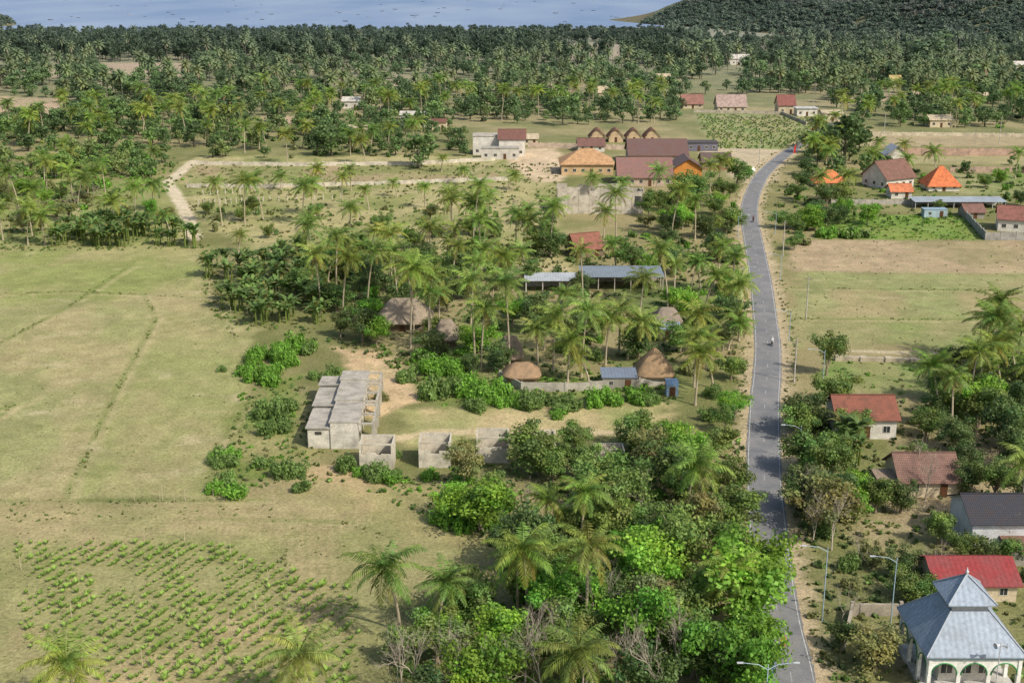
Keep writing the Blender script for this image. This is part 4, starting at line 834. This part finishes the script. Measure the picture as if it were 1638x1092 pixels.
for p in ban[:298]:
    g=C(106,132,72,1.25); k=rnd.uniform(.75,1.15); new('banana_plant',rnd.choice(BANAN),label='clump of banana plants with broad ragged leaves',cat='banana plant',group='banana plants in groves',loc=p,rotz=rnd.uniform(0,6.28),scale=rnd.uniform(1.1,1.6) if p[1]<400 else rnd.uniform(.9,1.3),color=tuple(c*k for c in g))
for u,v,h in [(900,1070,9),(1010,1060,9.5),(870,1120,10.5),(1050,1130,11),(670,1120,10),(1000,850,9),(1030,840,9),(960,1020,9.5),(840,830,6),(1330,880,9),(1300,870,8),(1480,800,8),(1560,230,7),(1345,1000,6),(980,1120,10.5),(840,1090,10),(720,1130,10.5),(640,1120,9.5),(1600,700,8),(670,235,7),(1500,930,6),(1620,880,7),(930,1120,10.5),(760,1130,10.5),(1290,830,8),(1370,900,6),(60,330,8),(120,345,8),(150,320,7),(30,350,8),(820,350,8),(480,395,8),(1080,1100,10.5),(1470,780,8)]:
    x,y=G(u,v); new('bare_tree',rnd.choice(BARE),label='leafless pale branched dry tree',cat='tree',group='leafless trees',loc=(x,y,0),rotz=rnd.uniform(0,6.28),scale=(h/8,h/8,h/7),color=C(172,162,146))
def mass(name,items,kind='stuff',mat=LEAF):
    Vs=[];Fs=[];Cs=[];n=0
    for (arr,x,y,z,sx,sz,tint) in items:
        V,F,c,_=arr; a=rnd.uniform(0,6.28); ca,sa=math.cos(a),math.sin(a); v=np.empty_like(V); v[:,0]=(V[:,0]*ca-V[:,1]*sa)*sx+x; v[:,1]=(V[:,0]*sa+V[:,1]*ca)*sx+y; v[:,2]=V[:,2]*sz+z
        f=min(max((y-420)/1000,0),.7); cc=c*np.array(tint); cc=cc*(1-f)+np.array([.130,.178,.165])*f*(.4+.6*min(cc.mean()/.14,1.5))  # f mixes a painted haze tint into the plant colours with distance
        Vs.append(v);Fs.append(F+n);Cs.append(cc); n+=len(V)
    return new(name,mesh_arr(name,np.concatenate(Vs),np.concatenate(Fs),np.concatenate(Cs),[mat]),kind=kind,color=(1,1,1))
items=[]
for x,y,h in farp:
    k=rnd.uniform(.7,1.2); items.append((rnd.choice(LP),x,y,0,rnd.uniform(.75,1.12),h/12,(k*rnd.uniform(.9,1.15),k,k)))
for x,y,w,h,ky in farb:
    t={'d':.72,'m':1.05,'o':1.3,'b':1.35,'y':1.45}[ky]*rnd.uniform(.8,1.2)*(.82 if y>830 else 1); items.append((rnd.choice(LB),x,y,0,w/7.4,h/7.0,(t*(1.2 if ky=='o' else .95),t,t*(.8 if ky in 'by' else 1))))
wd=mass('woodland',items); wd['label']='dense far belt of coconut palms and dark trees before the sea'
items=[]; BUA=[bush_q(1,8,26,.4).arr() for _ in range(4)]; BUS=[bush_q(1,7,20,.42,.6).arr() for _ in range(4)]
for x,y,w,h,ky in farbu: items.append((rnd.choice(BUA),x,y,0,w/2,h/.8,tuple(np.array(GREENS[ky])*rnd.uniform(.8,1.1))))
TUF=[bush_q(1,3,8,.75,.7).arr() for _ in range(6)]
def tufts(poly,dens,keys,s=(.25,.7)):
    pp=scat(poly,dens,.5,False)
    if not pp: return
    dd=lined(np.array(pp),road)
    for p,d_ in zip(pp,dd):
        if d_<3.3: continue
        sz=rnd.uniform(*s); items.append((rnd.choice(TUF),p[0],p[1],0,sz,sz,tuple(np.array(GREENS[rnd.choice(keys)])*rnd.uniform(.7,1.2))))
tufts([(385,630),(480,600),(560,740),(700,760),(760,870),(560,770),(420,780),(345,790)],.35,'mmob')
tufts([(560,545),(760,590),(1080,600),(1080,650),(700,650),(640,600)],.35,'mmbo',(.3,.9))
tufts([(700,740),(1190,700),(1200,1180),(600,1180),(790,900)],.45,'mmobd',(.3,.8))
tufts([(1255,640),(1690,640),(1690,1100),(1310,1100)],.3,'mod',(.3,.8))
tufts([(430,400),(1180,370),(1190,600),(640,590),(400,520)],.15,'mmod',(.3,.9))
tufts([(0,360),(320,365),(400,530),(330,500),(320,400),(0,402)],.3,'mmo')
tufts([(300,262),(890,262),(900,440),(430,430),(300,340)],.07,'moo',(.3,.9))
tufts([(-40,402),(320,398),(392,600),(335,795),(-80,800)],.06,'oom',(.08,.2))
tufts([(-60,800),(430,800),(440,830),(-60,835)],.3,'mo',(.12,.35))
tufts([(-60,840),(640,840),(600,1120),(-60,1120)],.14,'oo',(.08,.25))
tufts([(1258,383),(1690,385),(1690,560),(1272,548)],.04,'oom',(.12,.3))
tufts([(1330,343),(1560,345),(1578,385),(1300,382)],.3,'bmy',(.3,.6))
tufts([(1310,575),(1510,580),(1500,632),(1300,628)],.15,'mbo')
tufts([(-40,255),(280,250),(300,300),(-40,380)],.06,'mbo',(.4,1.2))
tufts([(1240,290),(1690,290),(1690,345),(1240,380)],.06,'mbd',(.4,1.0))
for bd in BUNDS:
    w=Wp(bd)
    for a,b in zip(w[:-1],w[1:]):
        L=np.linalg.norm(b-a)
        for k in range(int(L*1.3)):
            t=rnd.random(); p=a+(b-a)*t+rng.normal(size=2)*.35
            if vn(np.array([p[0]/5]),np.array([p[1]/5]))[0]<.4: continue
            s=rnd.uniform(.1,.36); items.append((rnd.choice(TUF),p[0],p[1],0,s,s,tuple(np.array(GREENS[rnd.choice('mooo')])*rnd.uniform(.9,1.2))))
for k in range(900):
    i=rnd.randrange(len(rd)-1); t=unit(rd[i+1]-rd[i]); n=np.array([t[1],-t[0]]); p=rd[i]+(rd[i+1]-rd[i])*rnd.random()+n*rnd.choice([-1,1])*rnd.uniform(3.2,5.5); s=rnd.uniform(.12,.45); items.append((rnd.choice(TUF),p[0],p[1],0,s,s,tuple(np.array(GREENS[rnd.choice('moo')])*rnd.uniform(.8,1.1))))
w=Wp([(1112,184),(1312,187),(1290,240),(1142,239)])
for yy in np.arange(w[:,1].min(),w[:,1].max(),4.4):
    xs=np.arange(w[:,0].min(),w[:,0].max(),1.6); pp=np.stack([xs,np.full(len(xs),yy)],1); pp=pp[inpoly(pp,w)]
    for p in pp:
        if rnd.random()<.7: items.append((rnd.choice(TUF),p[0]+rnd.uniform(-.4,.4),p[1]+rnd.uniform(-.5,.5),0,.75,.9,tuple(np.array(GREENS[rnd.choice('mmyo')])*rnd.uniform(.9,1.2))))
cnt=0
while cnt<9500:
    if rnd.random()<.93: x=rnd.uniform(140,700); y=rnd.uniform(900,1560); z=float(hill_h(np.array([x]),np.array([y]))[0])
    else: x=rnd.uniform(-920,-560);y=rnd.uniform(1340,1620); z=float(hill2_h(np.array([x]),np.array([y]))[0])
    if z<.3 or z>52 or abs(x)/y>.47: 
        cnt+=.15; continue
    cnt+=1; s=rnd.uniform(2.6,6.0); low=z<14+26*vn(np.array([x/40]),np.array([y/40]))[0]
    c=rnd.choice([C(96,116,72),C(86,106,66),C(106,120,76),C(116,118,86)] if low else [C(136,120,104),C(126,116,98),C(106,114,80),C(96,112,74),C(138,124,108),C(116,114,90)]); items.append((rnd.choice(BUS),x,y,z-.4,s,s*rnd.uniform(.7,1.1),tuple(np.array(c)*1.25*rnd.uniform(.85,1.2))))
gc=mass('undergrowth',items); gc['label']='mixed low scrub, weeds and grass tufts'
def crop():
    q=Q()
    for i in range(8):
        a=i*2.4; L=rnd.uniform(.35,.65); e=rnd.uniform(.6,1.4); d=np.array([math.cos(a)*math.cos(e),math.sin(a)*math.cos(e),math.sin(e)]); sd=np.array([-math.sin(a),math.cos(a),0])*.1; b=np.array([0,0,.1])
        m_=b+d*L*.55; t=b+d*L+np.array([math.cos(a)*.1,math.sin(a)*.1,-.06]); q.add([b,m_+sd,t,m_-sd],[(0,1,2,3)],np.ones(3)*rnd.uniform(.8,1.3))
    return q
CR=[crop() for _ in range(5)]; CM=[c.mesh('crop',[LEAF]) for c in CR]; CA=[c.arr() for c in CR]
cp=[]; fw=Wp([(-80,872),(200,866),(360,872),(480,920),(560,940),(578,1000),(565,1120),(-200,1140)])
x=fw[:,0].min()-90
while x<fw[:,0].max()+20:
    y=fw[:,1].min()
    while y<fw[:,1].max():
        xx=x+(y-100)*.5+.5*math.sin(y/11+x/6); 
        nn=vn(np.array([xx/4]),np.array([y/4+40]))[0]*.55+.45*vn(np.array([xx/12+4]),np.array([y/12]))[0]
        if nn>.36 and rnd.random()<.85 and inpoly(np.array([[xx,y]]),fw)[0]: cp.append((xx+rnd.uniform(-.2,.2),y+rnd.uniform(-.25,.25),rnd.uniform(.5,1.2)*(.6+.8*nn)))
        y+=.66
    x+=1.75
cp.sort(key=lambda p:p[1]); vis=[p for p in cp if abs(p[0])/p[1]<.44]
for p in vis[:298]: new('crop_plant',rnd.choice(CM),label='young green crop plant in a dry soil row',cat='plant',group='crop plants in rows',loc=p[:2],rotz=rnd.uniform(0,6.28),scale=p[2]*1.15,color=tuple(np.array(C(122,148,68,1.35))*rnd.uniform(.85,1.15)))
if len(vis)>298:
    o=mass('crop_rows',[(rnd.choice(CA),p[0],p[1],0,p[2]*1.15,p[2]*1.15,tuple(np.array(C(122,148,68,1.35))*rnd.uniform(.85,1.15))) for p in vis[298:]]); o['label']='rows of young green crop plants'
# ------------------------------------------------------------ light, camera
sv=Vector((.62,-.56,.80)).normalized(); el=math.asin(sv.z); az=math.atan2(sv.x,sv.y)
L=bpy.data.lights.new('sun','SUN'); L.energy=4.1; L.angle=math.radians(.5); L.color=(1,.93,.81); lo=bpy.data.objects.new('sun',L); COL.objects.link(lo); lo.rotation_euler=sv.to_track_quat('Z','Y').to_euler()
w=bpy.data.worlds.new('World'); scene.world=w; w.use_nodes=True; nt=w.node_tree; bg=nt.nodes['Background']; sk=nt.nodes.new('ShaderNodeTexSky'); sk.sky_type='NISHITA'; sk.sun_disc=False; sk.sun_elevation=el; sk.sun_rotation=az; sk.air_density=1.2; sk.dust_density=3.0
nt.links.new(sk.outputs[0],bg.inputs[0]); bg.inputs[1].default_value=.135
cam=bpy.data.cameras.new('camera'); cam.sensor_width=36; cam.lens=FPX/1638*36; cam.clip_end=60000; cam.clip_start=1
co=bpy.data.objects.new('camera',cam); COL.objects.link(co); co.location=(0,0,H); co.rotation_euler=(math.pi/2-PIT,0,0); scene.camera=co
scene.view_settings.view_transform='Standard'; scene.view_settings.look='None'; scene.view_settings.exposure=0
print('palms',len(pal),'broad',len(bro),'bush',len(bus),'ban',len(ban),'crops',len(vis))
